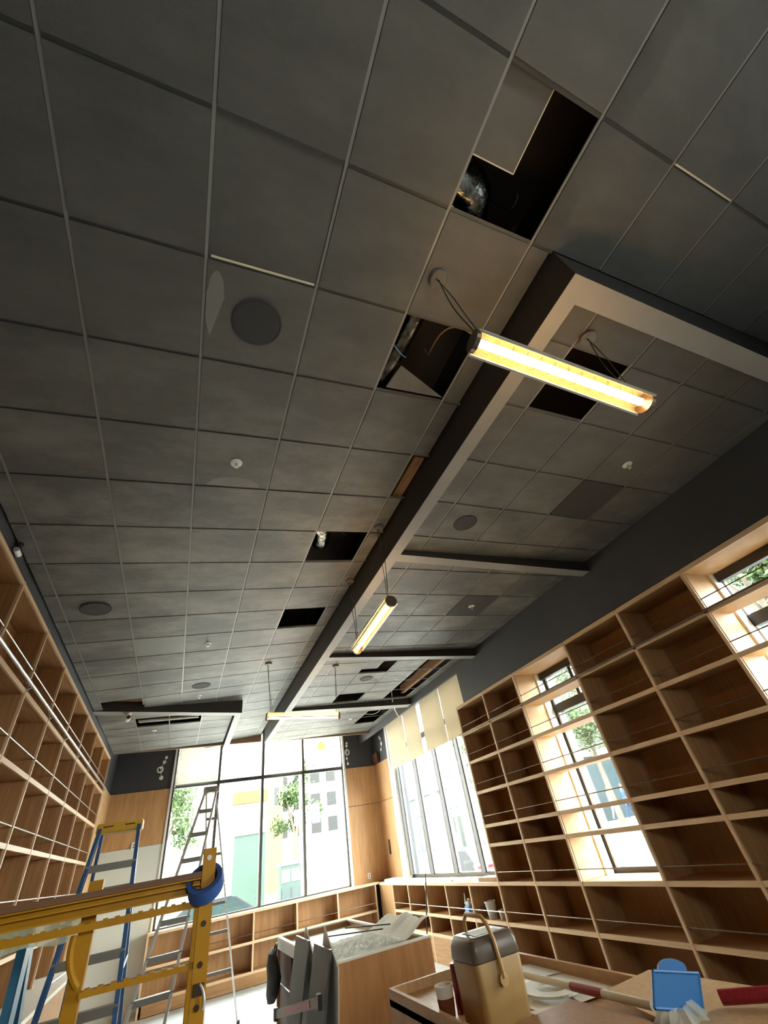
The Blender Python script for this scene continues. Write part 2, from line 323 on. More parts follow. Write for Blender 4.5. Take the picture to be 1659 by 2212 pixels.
# soffits: a run down the room, cross beams framing bays on the right, an L on the left
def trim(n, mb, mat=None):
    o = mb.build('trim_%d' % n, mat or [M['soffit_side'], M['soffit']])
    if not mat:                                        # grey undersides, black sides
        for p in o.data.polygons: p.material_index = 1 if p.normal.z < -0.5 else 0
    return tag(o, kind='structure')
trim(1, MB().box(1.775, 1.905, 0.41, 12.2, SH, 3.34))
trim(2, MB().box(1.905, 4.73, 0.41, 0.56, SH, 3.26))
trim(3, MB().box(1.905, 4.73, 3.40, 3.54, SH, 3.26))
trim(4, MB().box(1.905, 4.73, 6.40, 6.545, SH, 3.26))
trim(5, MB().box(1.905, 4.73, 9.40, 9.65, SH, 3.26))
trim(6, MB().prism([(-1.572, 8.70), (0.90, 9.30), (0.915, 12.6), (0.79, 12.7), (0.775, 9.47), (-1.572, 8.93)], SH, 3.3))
trim(7, MB().box(0.92, 1.775, 12.75, 12.85, 2.585, 3.3), M['brownwall'])
trim(8, MB().box(-1.57, 0.78, 12.15, 12.2, 2.455, 3.3), M['brownwall'])
trim(9, MB().box(1.905, 4.73, 12.45, 12.5, 2.50, 3.26), M['brownwall'])

# ceiling tiles: square-edged tiles standing a little below recessed bars
def tile_mesh(w, d, tilt, mats, edge=None):
    mb = MB(); r = Matrix.Rotation(-tilt, 3, 'Y')
    b = MB().box(-w/2, w/2, -d/2, d/2, -0.004, 0.014)
    mb.v = [tuple(r @ Vector(v)) for v in b.v]; mb.f = b.f; mb.m = b.m
    return mb
TILES = {}
def put_tile(parent, c, w, d, tilt, mat, name='tile'):
    key = (round(w, 3), round(d, 3), round(tilt, 3), mat.name)
    p = WLOC[parent.name]
    if key not in TILES:
        o = tile_mesh(w, d, tilt, mat).build(name, mat, local=True); TILES[key] = o
    else:
        o = TILES[key].copy(); COL.objects.link(o)
    o.parent = parent; o.location = Vector(c) - p
    return o
def slope_pt(c, r, off=0.0):                       # grid column, row -> point on the sloped ceiling, off = up from it
    s = X0 + c*TL
    return Vector((s*math.cos(AL) - off*math.sin(AL), Y0 + r*TL, HC*1.0 + s*math.sin(AL) + off*math.cos(AL)))
HOLES = {(3, -1), (3, 1), (4, 3), (3, 5), (3, 8), (-1, 13)}
G = 0.020
cols = [(-1.2, -1), (-1, 0), (0, 1), (1, 2), (2, 3), (3, 4), (4, 4.27)]
for c0, c1 in cols:
    for r in range(-4, 21):
        if (int(math.floor(c0)), r) in HOLES and not (c0 == -1.2): continue
        if c0 < 2.5 and r >= 15 and c0 < 2: continue
        if c0 < 0 and r >= 14: continue
        w = (c1 - c0)*TL - G
        if w < 0.05: continue
        off = 0.0; mat = M['tile']
        if (c0, r) == (0, 9): mat = M['tile_new']
        if (c0, r) == (1, 0): off = 0.012
        put_tile(deck, slope_pt((c0+c1)/2, r+0.5, off), w, TL - G, AL, mat)
for c in range(4, 9):                              # near strip carries on to the right wall
    for r in range(-4, 0):
        c0, c1 = (4, 5) if c == 4 else (c, min(c+1, 9.17))
        put_tile(deck, slope_pt((c0+c1)/2, r+0.5), (c1-c0)*TL - G, TL - G, AL, M['tile_new'] if False else M['tile'])
def bar_y(parent, x0, y0, y1, zf, tilt, wd=0.0165):
    x = x0; z = zf(x)
    mb = MB(); ux = V(math.cos(tilt), 0, math.sin(tilt)); un = V(-math.sin(tilt), 0, math.cos(tilt))
    mb.obox(V(x, (y0+y1)/2, z) + un*0.0065, ux*(wd/2), V(0, (y1-y0)/2, 0), un*0.004)
    return mb.build('grid_bar', M['bar'], parent)
def bar_x(parent, xa, xb, y, zf, tilt, wd=0.022, mat=None, off=0.0105):
    mb = MB(); un = V(-math.sin(tilt), 0, math.cos(tilt)); pa, pb = V(xa, y, zf(xa)), V(xb, y, zf(xb))
    mb.obox((pa+pb)/2 + un*off, (pb-pa)/2, V(0, wd/2, 0), un*0.004)
    return mb.build('grid_bar', mat or M['bar_x'], parent)
for c in range(-1, 5):
    x = (X0 + c*TL)*math.cos(AL)
    y1 = 13.2 if c >= 3 else (9.3 if c >= 1 else 8.75)
    bar_y(deck, x, -2.0, y1, ceil_z, AL)
for c in range(5, 9):
    bar_y(deck, (X0 + c*TL)*math.cos(AL), -2.0, 0.40, ceil_z, AL)
for r in range(-4, 21):
    y = Y0 + r*TL; xa, xb = -1.57, (4.73 if r < 0 else 1.775)
    if r >= 14: xa = 0.92
    bar_x(deck, xa, xb, y, ceil_z, AL)
# two bars with bare cream edges where a tile has been pushed up
bar_x(deck, slope_pt(1.04, 1)[0], slope_pt(1.97, 1)[0], Y0 + 1*TL - 0.010, ceil_z, AL, 0.010, M['cream'], 0.0005)['label'] = 'bare cream edge of a lifted tile'
bar_x(deck, slope_pt(5.02, -1)[0], slope_pt(5.98, -1)[0], Y0 - 1*TL - 0.008, ceil_z, AL, 0.014, M['cream'], 0.0005)['label'] = 'bare cream edge of a lifted tile'
# pale scuffs left on two tiles
def scuff(c, r, a, b, t0, t1):
    ctr = slope_pt(c, r, -0.0052); u1 = V(math.cos(AL), 0, math.sin(AL)); pts = [ctr + u1*(a*math.cos(t0 + (t1-t0)*k/18)*(1 + 0.06*math.sin(k*2.1))) + V(0, b*math.sin(t0 + (t1-t0)*k/18), 0) for k in range(19)]
    MB().poly(pts, V(0, 0, 0.0006)).build('scuff', M['scuff'], deck)
scuff(1.52, 3.965, 0.21, 0.12, math.pi, 2*math.pi); scuff(1.10, 1.42, 0.05, 0.20, math.pi*0.6, math.pi*1.9)
# bays
BT = math.atan(0.03)
BX = [1.905, 2.155, 2.75, 3.36, 3.965, 4.57, 4.73]
BAYS = [([0.56, 0.815, 1.36, 1.965, 2.54, 3.11, 3.40], {}, {(3, 3): 'tile_dark'}),
        ([3.54, 3.77, 4.385, 5.02, 5.575, 6.16, 6.40], {}, {(3, 2): 'tile_dark'}),
        ([6.545, 6.86, 7.43, 8.05, 8.68, 9.27, 9.40], {(2, 1): 1, (4, 1): 0, (4, 2): 0, (4, 3): 0, (4, 4): 0, (2, 4): 1}, {}),
        ([9.65, 10.25, 10.85, 11.45, 12.05, 12.45], {(4, 1): 0, (4, 2): 0}, {})]
for ys, holes, odd in BAYS:
    for i in range(len(BX)-1):
        for j in range(len(ys)-1):
            if (i, j) in holes: continue
            if ys is BAYS[0][0] and (i, j) in ((1, 1), ): continue
            x0, x1, y0, y1 = BX[i], BX[i+1], ys[j], ys[j+1]
            if min(x1-x0, y1-y0) < 0.08: pass
            xm = (x0+x1)/2
            put_tile(ceil2, (xm, (y0+y1)/2, bay_z(xm)), max(x1-x0-G, 0.03), max(y1-y0-G, 0.03), BT, M[odd.get((i, j), 'tile')])
    for i in range(1, len(BX)-1): bar_y(ceil2, BX[i], ys[0], ys[-1], bay_z, BT)
    for j in range(1, len(ys)-1): bar_x(ceil2, 1.905, 4.73, ys[j], bay_z, BT)
# nook inside the L
NX = [-1.57, -1.0, -0.42, 0.165, 0.77]; NY = [8.95, 9.45, 10.03, 10.62, 11.22, 11.82, 12.15]
for i in range(4):
    for j in range(6):
        if j == 1 and i in (1, 2): continue
        x0, x1, y0, y1 = NX[i], NX[i+1], NY[j], NY[j+1]; xm = (x0+x1)/2
        if j == 0: y0 = 8.95 + (xm + 1.57)*0.243
        if y1 - y0 < 0.06: continue
        put_tile(deck, (xm, (y0+y1)/2, nook_z(xm)), x1-x0-G, y1-y0-G, BT, M['tile'])
for i in range(1, 4): bar_y(deck, NX[i], 9.1 + 0.1*i, 12.15, nook_z, BT)
for j in range(1, 6): bar_x(deck, NX[0], NX[-1], NY[j], nook_z, BT)

# loose tiles
def loose_tile(label, c, ux, uy, w, d, mat=M['tile'], th=0.016):
    ux, uy = Vector(ux).normalized(), Vector(uy); uy = (uy - ux*uy.dot(ux)).normalized(); un = ux.cross(uy)
    root = thing('ceiling_tile', label, 'ceiling tile', c, 'loose ceiling tiles')
    MB().obox(c, ux*(w/2), uy*(d/2), un*(th*0.3)).build('face', mat, root)
    if un.z < 0: un = -un
    lip = MB()
    for k in (-1, 1):
        lip.obox(Vector(c) + ux*(k*(w/2 - 0.003)) - un*th*0.34, ux*0.003, uy*(d/2), un*0.0012)
        lip.obox(Vector(c) + uy*(k*(d/2 - 0.003)) - un*th*0.34, ux*(w/2), uy*0.003, un*0.0012)
    lip.build('lip', M['cream'], root)
    MB().obox(Vector(c) + un*th*0.75, ux*(w/2 + 0.001), uy*(d/2 + 0.001), un*(th*0.45)).build('raw_edge', M['cream'], root)
    return root
sx = V(math.cos(AL), 0, math.sin(AL))
loose_tile('square tile slid half over the largest ceiling hole', slope_pt(2.99, -0.90, 0.035), sx, (0, 1, 0), 0.605, 0.605)
A, B_, C_ = V(1.075, 1.602, 2.705), V(1.585, 1.600, 2.752), V(1.16, 1.45, 2.80)
ex = (B_ - A).normalized(); ey = ((C_ - A) - ex*(C_ - A).dot(ex)).normalized()
rt = thing('ceiling_tile', 'broken three-cornered tile tipped up in the hole beside the nearest lamp', 'ceiling tile', A, 'loose ceiling tiles')
nn = ex.cross(ey); nn = nn if nn.z > 0 else -nn
MB().poly([A, B_, C_], nn*0.004).build('face', M['tile'], rt); MB().poly([A + nn*0.0045, B_ + nn*0.0045, C_ + nn*0.0045], nn*0.014).build('raw_edge', M['cream'], rt)
loose_tile('two-tile-wide panel sagging in the hole inside the L-shaped soffit', (-0.42, 9.79, 2.512), (1, 0, 0.03), (0, 1, 0.20), 1.05, 0.46, M['tile_new'])
loose_tile('square tile pushed aside in the hole by the second cross beam', (2.90, 7.0, 2.56), (1, 0, 0.03), (0.12, 1, 0), 0.40, 0.62)
# things above the holes
def simple(name, label, cat, mb, mat, group=None, **k): return tag(mb.build(name, mat, **k), label, cat, group)
fd = MB()
for i in range(13):
    a = i/12; fd.v
def duct(name, label, path, r):
    path = [Vector(p) for p in path]; pts = []; rr = []
    for i in range(len(path)-1):
        for k in range(10):
            pts.append(path[i].lerp(path[i+1], k/10)); rr.append(r*(1 + 0.05*random.uniform(-1, 1)))
    pts.append(path[-1]); rr.append(r)
    return simple(name, label, 'duct', MB().tube(pts, rr, 14), M['foil'], smooth=True)
duct('foil_duct', 'crumpled foil duct above the largest ceiling hole', [(0.75, 0.22, 2.98), (1.15, 0.36, 2.96), (1.36, 1.0, 3.0)], 0.16)
duct('foil_duct', 'foil duct crossing above the hole with the tipped tile', [(1.13, 0.95, 2.88), (1.08, 1.35, 2.86), (1.02, 1.8, 2.86)], 0.085)
duct('foil_duct', 'foil duct glinting above the hole by the first cross beam', [(0.86, 3.40, 2.86), (1.10, 3.62, 2.86), (1.16, 3.95, 2.90)], 0.10)
for k, (lab, bx) in enumerate([('raw timber joist above the row of open holes by the blinds', (4.42, 4.50, 6.7, 9.2, 2.63, 2.80)), ('tan board seen in the narrow hole beside the long soffit', (1.66, 1.76, 2.3, 2.9, 2.80, 2.98)),
                               ('tan board above the hole over the left bookcase', (-1.4, -0.8, 8.1, 8.85, 2.60, 2.63)), ('second raw timber joist above the open holes by the blinds', (4.05, 4.12, 8.6, 9.35, 2.75, 2.98))]):
    simple('joist', lab, 'timber', MB().box(*bx), M['lumber'])
def cable(label, pts, r=0.004, mat='cable'): return simple('cable', label, 'cable', MB().tube(pts, r, 6), M[mat], smooth=True)
cable('loose dark cable hanging in the largest ceiling hole', bez((1.45, 0.3, 3.2), (1.4, 0.1, 2.85), (1.5, 0.4, 2.76), (1.42, 0.36, 3.2)))
cable('tan cable looping in the hole beside the nearest lamp', bez((1.55, 1.05, 2.76), (1.25, 1.0, 2.95), (1.45, 1.5, 2.9), (1.5, 1.5, 3.3)), 0.006, 'chandle')
cable('short blue wire end in the hole with the tipped tile', bez((1.02, 1.30, 2.80), (1.06, 1.32, 2.76), (1.12, 1.36, 2.76), (1.18, 1.40, 2.85)), 0.004, 'bluesoft')
cable('cable drooping in the hole by the first cross beam', bez((1.2, 3.5, 3.3), (1.25, 3.6, 2.75), (1.5, 3.9, 2.75), (1.6, 3.8, 3.3)), 0.006)
cable('white cable dangling from a ceiling hole down to the tan blinds', bez((4.2, 9.22, 2.75), (4.2, 9.3, 2.45), (4.35, 9.6, 2.40), (4.70, 10.15, 2.36)), 0.010, 'whitecable')
cable('pale cable across the farthest right ceiling hole', bez((4.1, 10.9, 2.65), (4.3, 10.6, 2.55), (4.4, 10.9, 2.6), (4.55, 10.5, 2.75)), 0.008, 'whitecable')

# ------------------------------------------------------------------ ceiling fittings
def speaker(label, p, tilt, r=0.14):
    o = thing('ceiling_speaker', label, 'speaker', (0, 0, 0), 'round ceiling speakers')
    MB().lathe((0, 0, 0), [(r, 0.0), (r, -0.006), (r*0.94, -0.010), (r*0.92, -0.006)], 36).build('ring', M['lens'], o, local=True)
    MB().lathe((0, 0, 0), [(r*0.92, -0.002), (r*0.92, -0.007), (0.001, -0.010)], 36).build('grille', M['lens'], o, local=True)
    place(o, p); o.rotation_euler.y = -tilt; return o
off = -0.003
for lab, c, r in [('largest round speaker grille, in a scuffed tile near the camera', 1.50, 1.49), ('round speaker drooping from the tile above the left bookcase', -0.5, 7.51), ('round speaker far down the middle of the sloping ceiling', 1.49, 12.55)]:
    speaker(lab, slope_pt(c, r, off - (0.012 if c < 0 else 0)), AL, 0.15)
for lab, x, y in [('round speaker in the bay before the first cross beam', 2.43, 2.82), ('round speaker in the bay beside the blinds', 3.03, 7.74)]:
    speaker(lab, (x, y, bay_z(x) + off), BT, 0.13)
def sprinkler(label, p, tilt):
    o = thing('sprinkler', label, 'sprinkler', (0, 0, 0), 'ceiling sprinklers')
    MB().lathe((0, 0, 0), [(0.048, 0), (0.046, -0.006), (0.024, -0.012), (0.012, -0.012)], 24).build('escutcheon', M['white'], o, local=True)
    MB().lathe((0, 0, 0), [(0.010, -0.008), (0.010, -0.032), (0.004, -0.036), (0.004, -0.046)], 12).build('head', M['steel'], o, local=True)
    MB().lathe((0, 0, 0), [(0.018, -0.044), (0.018, -0.048)], 14).build('deflector', M['steel'], o, local=True)
    place(o, p); o.rotation_euler.y = -tilt; return o
for lab, c, r in [('white sprinkler nearest the camera, above a pale scuff', 1.51, 3.5), ('white sprinkler two rows past the smooth new tile', 1.5, 9.55), ('white sprinkler just before the L-shaped soffit', 1.48, 13.47), ('white sprinkler between the L-shaped soffit and the long soffit', 3.5, 17.42)]:
    sprinkler(lab, slope_pt(c, r, -0.004), AL)
for lab, x, y in [('white sprinkler in the dark bay by the nearest lamp', 3.68, 1.69), ('white sprinkler in the bay between first and second cross beams', 3.65, 4.71), ('white sprinkler in the bay beside the open ceiling holes', 3.68, 7.78), ('white sprinkler in the farthest right bay', 3.69, 10.86)]:
    sprinkler(lab, (x, y, bay_z(x) - 0.004), BT)
sprinkler('white sprinkler inside the L-shaped soffit', (-0.70, 10.40, nook_z(-0.7) - 0.004), BT)
o = thing('security_camera', 'white security camera hanging under the L-shaped soffit', 'camera', (-1.05, 8.90, 2.43))
MB().lathe((-1.05, 8.90, 2.43), [(0.05, 0), (0.05, -0.02), (0.02, -0.03), (0.02, -0.07)], 20).build('mount', M['white'], o, smooth=True)
MB().tube([(-1.07, 9.02, 2.36), (-1.04, 8.84, 2.34), (-1.03, 8.80, 2.335)], [0.045, 0.045, 0.038], 16).build('body', M['white'], o, smooth=True)
MB().tube([(-1.03, 8.799, 2.335), (-1.027, 8.792, 2.334)], 0.030, 16).build('lens', M['black'], o)
o = thing('security_camera', 'small dark camera under the ceiling above the left bookcase', 'camera', (-1.55, 3.75, 2.40))
MB().lathe((-1.55, 3.75, 2.44), [(0.035, 0), (0.035, -0.02), (0.012, -0.025), (0.012, -0.06)], 16).build('mount', M['black'], o)
MB().tube([(-1.55, 3.82, 2.375), (-1.54, 3.72, 2.365)], [0.025, 0.022], 12).build('body', M['alu'], o)

# pendant lamps: LED bar in a clear trough wound with wire, two cords, two canopies
def pendant(label, ca, cb, a, b, out):
    a, b, ca, cb = map(Vector, (a, b, ca, cb)); d = (b - a).normalized(); L = (b-a).length
    root = thing('pendant_lamp', label, 'lamp', (a+b)/2, 'linear pendant lamps')
    s = d.cross(V(0, 0, 1)).normalized(); u = s.cross(d).normalized()
    MB().tube([a + d*0.03, b - d*0.03], 0.021, 14).build('led_tube', M['led'], root)
    tr = MB()
    n = 10; R0 = 0.062
    for k in range(n):                                  # open trough, lower half left clear
        t0, t1 = math.radians(-20 + 220*k/n), math.radians(-20 + 220*(k+1)/n)
        p0, p1 = s*math.cos(t0)*R0 + u*math.sin(t0)*R0, s*math.cos(t1)*R0 + u*math.sin(t1)*R0
        q0, q1 = p0*1.06, p1*1.06
        tr.add([a+p0, a+p1, b+p1, b+p0, a+q0, a+q1, b+q1, b+q0], [(0, 1, 2, 3), (4, 7, 6, 5), (0, 4, 5, 1), (3, 2, 6, 7)])
    trough = tr.build('trough', M['acrylic'], root)
    for k in (-1, 1):
        MB().beam(a + s*(k*0.068) - u*0.015, b + s*(k*0.068) - u*0.015, 0.012, 0.012, s).build('rail', M['alu'], root)
    for e in (a, b):
        MB().tube([e - d*0.012, e + d*0.012], 0.060, 18).build('end_cap', M['bronze'], root)
    hel = [a + d*(0.04 + (L-0.08)*i/240) + (s*math.cos(i*2*math.pi/20) + u*math.sin(i*2*math.pi/20))*0.040 for i in range(241)]
    MB().tube(hel, 0.0016, 5).build('wire_coil', M['bronze'], root)
    for c, e in ((ca, a + d*0.05), (cb, b - d*0.05)):
        MB().lathe(c, [(0.058, 0), (0.058, -0.022), (0.050, -0.028), (0.001, -0.028)], 28).build('canopy', M['canopy'], root)
        mid = (c + e)/2 + out*0.02
        MB().tube(bez(c - V(0, 0, 0.02), mid + out*0.02, mid, e + u*0.06), 0.0035, 6).build('cord', M['cable'], root)
        MB().tube(bez(c - V(0.02, 0, 0.02), mid - out*0.05, mid - out*0.02, e + u*0.06 + d*0.03), 0.003, 6).build('cord', M['cable'], root)
    return root
pendant('nearest glowing linear lamp, crossing under the long soffit', (1.093, 0.765, 2.690), (2.206, 0.73, 2.493), (1.11, 0.765, 1.93), (2.206, 0.73, 1.742), V(0, 1, 0))
pendant('glowing linear lamp running along the room before the second cross beam', (1.669, 3.354, 2.745), (1.70, 4.531, 2.748), (1.669, 3.36, 1.828), (1.70, 4.531, 1.815), V(1, 0, 0))
pendant('farthest glowing linear lamp, level in front of the end windows', (1.097, 7.318, 2.69), (2.179, 6.94, 2.492), (1.097, 7.318, 1.825), (2.179, 6.94, 1.683), V(0, 1, 0))

# ------------------------------------------------------------------ bookcases
RS = [1.335, 0.88, 0.42, -0.045, -0.295]                # shelf heights, right wall
RB_ = [7.50, 6.55, 5.61, 4.34, 3.345, 2.40, 1.14, 0.19, -0.76]
XR, XB = 4.73, 5.21
def shelf_y(root, xf, xb, y0, y1, z, t=0.030, nose=0.045, mat='wood_y', edge='edge_y'):
    s = 1 if xb > xf else -1
    mb = MB().box(min(xf + s*0.02, xb), max(xf + s*0.02, xb), y0, y1, z - t/2, z + t/2, 0).box(min(xf, xf + s*0.02), max(xf, xf + s*0.02), y0, y1, z - nose/2, z + nose/2, 1)
    return mb.build('shelf', [M[mat], M[edge]], root)
def divider_x(root, xf, xb, y, z0, z1, t=0.034, mat='wood_v', edge='edge_v'):
    s = 1 if xb > xf else -1
    mb = MB().box(min(xf + s*0.02, xb), max(xf + s*0.02, xb), y - t/2, y + t/2, z0, z1, 0).box(min(xf - s*0.004, xf + s*0.02), max(xf - s*0.004, xf + s*0.02), y - t/2, y + t/2, z0, z1, 1)
    return mb.build('divider', [M[mat], M[edge]], root)
bc = thing('bookcase', 'empty oak bookcase up the right wall, built around two windows', 'bookcase', (XR, 3.4, FL))
WB = {3: 2, 6: 5}
for y in RB_: divider_x(bc, XR, XB, y, FL, 1.825)
for i in range(len(RB_)-1):
    y1, y0 = RB_[i] - 0.017, RB_[i+1] + 0.017; win = i in (2, 5)
    xb = 5.27 if win else XB
    shelf_y(bc, XR, xb, y0, y1, 1.805, 0.036, 0.05, 'lit_ply' if win else 'wood_y')
    for z in RS: shelf_y(bc, XR, 5.10 if win else XB, y0, y1, z, mat='lit_ply' if win else 'wood_y')
    shelf_y(bc, XR, xb, y0, y1, -0.765, mat='lit_ply' if win else 'wood_y')
    shelf_y(bc, XR, XB, y0, y1, -1.225); shelf_y(bc, XR, XB, y0, y1, -1.68)
    if win:
        MB().box(XB, 5.25, y0, y1, FL, -0.78).build('back_panel', M['back'], bc)
        for ya, yb in ((y0, y0 + 0.006), (y1 - 0.006, y1)): MB().box(XR + 0.02, 5.15, ya, yb, -0.745, 1.785).build('reveal_panel', M['lit_ply'], bc)
        for ya, yb in ((y0 - 0.016, y0 + 0.03), (y1 - 0.03, y1 + 0.016)): MB().box(5.15, 5.279, ya, yb, -0.75, 1.79).build('jamb', M['white'], bc)
    else: MB().box(XB, 5.24, y0 - 0.017, y1 + 0.017, FL, 1.80).build('back_panel', M['back'], bc)
MB().box(XR, XR + 0.02, -0.76, 7.5, FL, -1.70).build('plinth', M['wood_y'], bc)
for z in (1.47, 1.012, 0.553, 0.090, -0.63, -1.09): MB().tube([(XR + 0.012, -0.74, z), (XR + 0.012, 7.52, z)], 0.0055, 8).build('rod', M['bronze'], bc)
lr = thing('ladder_rail', 'dark ladder rail along the right bookcase', 'rail', (XR - 0.045, 3.4, 1.345))
MB().tube([(XR - 0.045, -0.74, 1.345), (XR - 0.045, 7.54, 1.345)], 0.013, 12).build('tube', M['bronze'], lr, smooth=True)
for y in RB_[:-1]:
    MB().tube([(XR - 0.002, y, 1.345), (XR - 0.047, y, 1.345)], 0.009, 10).build('bracket', M['bronze'], lr)
    MB().lathe((XR - 0.010, y, 1.345), [(0.022, 0), (0.022, 0.006)], 16, 'x').build('flange', M['bronze'], lr)
# left wall
XL, XLB = -1.57, -1.84
LY = [1.05, 2.11, 3.17, 4.225, 5.27, 6.33, 7.365, 8.45, 9.57, 10.71, 11.86]
LS = [1.685, 1.11, 0.525, -0.05, -0.385]
bl = thing('bookcase', 'empty oak bookcase up the left wall behind the ladders', 'bookcase', (XL, 6.4, FL))
for y in LY: divider_x(bl, XL, XLB, y, -0.83, 2.338, 0.030)
for i in range(len(LY)-1):
    y0, y1 = LY[i] + 0.015, LY[i+1] - 0.015
    shelf_y(bl, XL, XLB, y0, y1, 2.318, 0.034, 0.04)
    for z in LS: shelf_y(bl, XL, XLB, y0, y1, z)
    MB().box(-1.87, XLB, y0 - 0.015, y1 + 0.015, FL, 2.33).build('back_panel', M['back'], bl)
for z in (1.90, 1.295, 0.69, 0.10): MB().tube([(XL - 0.008, 1.06, z), (XL - 0.008, 11.88, z)], 0.0065, 8).build('rod', M['steel'], bl)
MB().box(-1.84, -1.17, 1.05, 11.86, -0.86, -0.82).build('counter', M['rim'], bl)['label'] = 'cream counter ledge'
MB().box(-1.84, -1.20, 1.05, 11.86, FL, -0.86).build('base_cabinet', M['wood_v'], bl)
lr = thing('ladder_rail', 'bright steel ladder rail along the left bookcase', 'rail', (XL + 0.05, 6.4, 1.735))
MB().tube([(XL + 0.05, 1.06, 1.735), (XL + 0.05, 11.9, 1.735)], 0.016, 12).build('tube', M['steel'], lr, smooth=True)
for y in LY:
    MB().tube([(XL + 0.002, y, 1.71), (XL + 0.045, y, 1.735)], 0.008, 10).build('bracket', M['steel'], lr)
    MB().lathe((XL + 0.004, y, 1.71), [(0.020, 0), (0.020, 0.008)], 16, 'x').build('flange', M['steel'], lr)
# low case under the end windows
yf, yb = 12.85, 13.26
lb = thing('low_bookcase', 'low oak bookcase under the end windows', 'bookcase', (2.0, yf, FL))
LX = [-0.31, 0.78, 1.755, 2.70, 3.66, 4.62]
MB().box(-0.33, 4.73, yf + 0.02, 13.29, -0.765, -0.735, 0).box(-0.33, 4.73, yf - 0.004, yf + 0.02, -0.775, -0.73, 1).build('top', [M['lit_ply'], M['edge_x']], lb)
for x in LX: MB().box(x-0.017, x+0.017, yf + 0.02, yb, FL, -0.766, 0).box(x-0.017, x+0.017, yf, yf + 0.02, FL, -0.766, 1).build('divider', [M['wood_v'], M['edge_v']], lb)
for x0, x1 in zip(LX[:-1], LX[1:]):
    for z in (-1.235, -1.68): MB().box(x0+0.017, x1-0.017, yf + 0.02, yb, z-0.015, z+0.015, 0).box(x0+0.017, x1-0.017, yf, yf + 0.02, z-0.022, z+0.022, 1).build('shelf', [M['wood_x'], M['edge_x']], lb)
MB().box(-0.31, 4.62, yb, yb + 0.03, FL, -0.766).build('back_panel', M['panel'], lb)
MB().box(-0.25, 4.62, yf - 0.003, yf + 0.02, FL + 0.01, -1.70).build('plinth', M['wood_x'], lb)
MB().tube([(-0.3, yf + 0.012, -1.10), (4.62, yf + 0.012, -1.10)], 0.006, 8).build('rod', M['bronze'], lb)
# low case under the right windows
lc = thing('low_bookcase', 'low oak bookcase under the tan blinds', 'bookcase', (XR, 10.1, FL))
CY = [12.0, 11.11, 10.22, 9.35, 8.45]
MB().box(XR + 0.02, 5.28, 7.52, 13.26, -0.785, -0.755, 0).box(XR - 0.004, XR + 0.02, 7.52, 12.86, -0.795, -0.75, 1).build('top', [M['lit_ply'], M['edge_y']], lc)
for y in CY: divider_x(lc, XR, XB, y, FL, -0.79, 0.030)
cy = [12.0] + CY[1:] + [7.52]
for i in range(len(cy)-1):
    for z in (-1.225, -1.50): shelf_y(lc, XR, XB, cy[i+1] + 0.016, cy[i] - 0.016, z)
    MB().box(XB, 5.24, cy[i+1], cy[i], FL, -0.79).build('back_panel', M['back'], lc)
MB().box(XR, XR + 0.02, 12.016, 12.84, -1.52, -0.796).build('corner_panel', M['wood_v'], lc)
MB().box(XR, XR + 0.02, 7.52, 12.85, FL, -1.52).build('plinth', M['wood_y'], lc)
MB().tube([(XR + 0.012, 7.53, -1.095), (XR + 0.012, 12.0, -1.095)], 0.006, 8).build('rod', M['steel'], lc)

# ------------------------------------------------------------------ windows
w1 = tag(MB().box(-0.26, 4.2, 13.33, 13.42, -0.76, -0.71).build('window_1', M['frame_d'], origin=(2, 13.4, -0.76)), 'tall storefront window at the end of the room', kind='structure')
MX = [-0.235, 0.82, 1.93, 3.02, 4.16]
for i, x in enumerate(MX):
    wd = 0.028 if 0 < i < 4 else 0.022
    MB().box(x - wd, x + wd, 13.32, 13.43, -0.71, 2.9).build('mullion', M['frame_d'], w1)
    MB().box(x - wd - 0.014, x - wd, 13.36, 13.40, -0.71, 2.9).build('gasket', M['frame_l'], w1)
for x0, x1 in zip(MX[:-1], MX[1:]):
    MB().box(x0 + 0.028, x1 - 0.028, 13.33, 13.42, 1.80, 1.88).build('transom', M['frame_d'], w1)
    for za, zb in ((-0.71, 1.80), (1.88, 2.9)): MB().box(x0 + 0.028, x1 - 0.028, 13.385, 13.391, za, zb).build('pane', M['glass'], w1)
MB().box(4.165, 4.215, 13.24, 13.32, -0.73, 2.9).build('jamb', M['white'], w1); MB().box(-0.30, -0.26, 13.24, 13.32, -0.73, 2.9).build('jamb', M['white'], w1)
w2 = tag(MB().box(5.30, 5.40, 7.65, 12.06, -0.74, -0.69).build('window_2', M['frame_d'], origin=(5.35, 10, -0.74)), 'tall four-light window behind the tan blinds', kind='structure')
MY = [11.97, 10.87, 9.76, 8.72, 7.68]
for y in MY:
    MB().box(5.22, 5.36, y - 0.024, y + 0.024, -0.70, 2.72).build('mullion', M['frame_d'], w2)
    MB().box(5.30, 5.34, y - 0.05, y - 0.028, -0.70, 2.72).build('gasket', M['frame_l'], w2)
MB().box(5.22, 5.279, 12.0, 12.06, -0.74, 2.72).build('jamb', M['white'], w2)
for y1, y0 in zip(MY[:-1], MY[1:]):
    MB().box(5.24, 5.36, y0 + 0.024, y1 - 0.024, 1.84, 1.96).build('transom', M['frame_d'], w2)
    for za, zb in ((-0.70, 1.84), (1.96, 2.72)): MB().box(5.326, 5.332, y0 + 0.024, y1 - 0.024, za, zb).build('pane', M['glass'], w2)
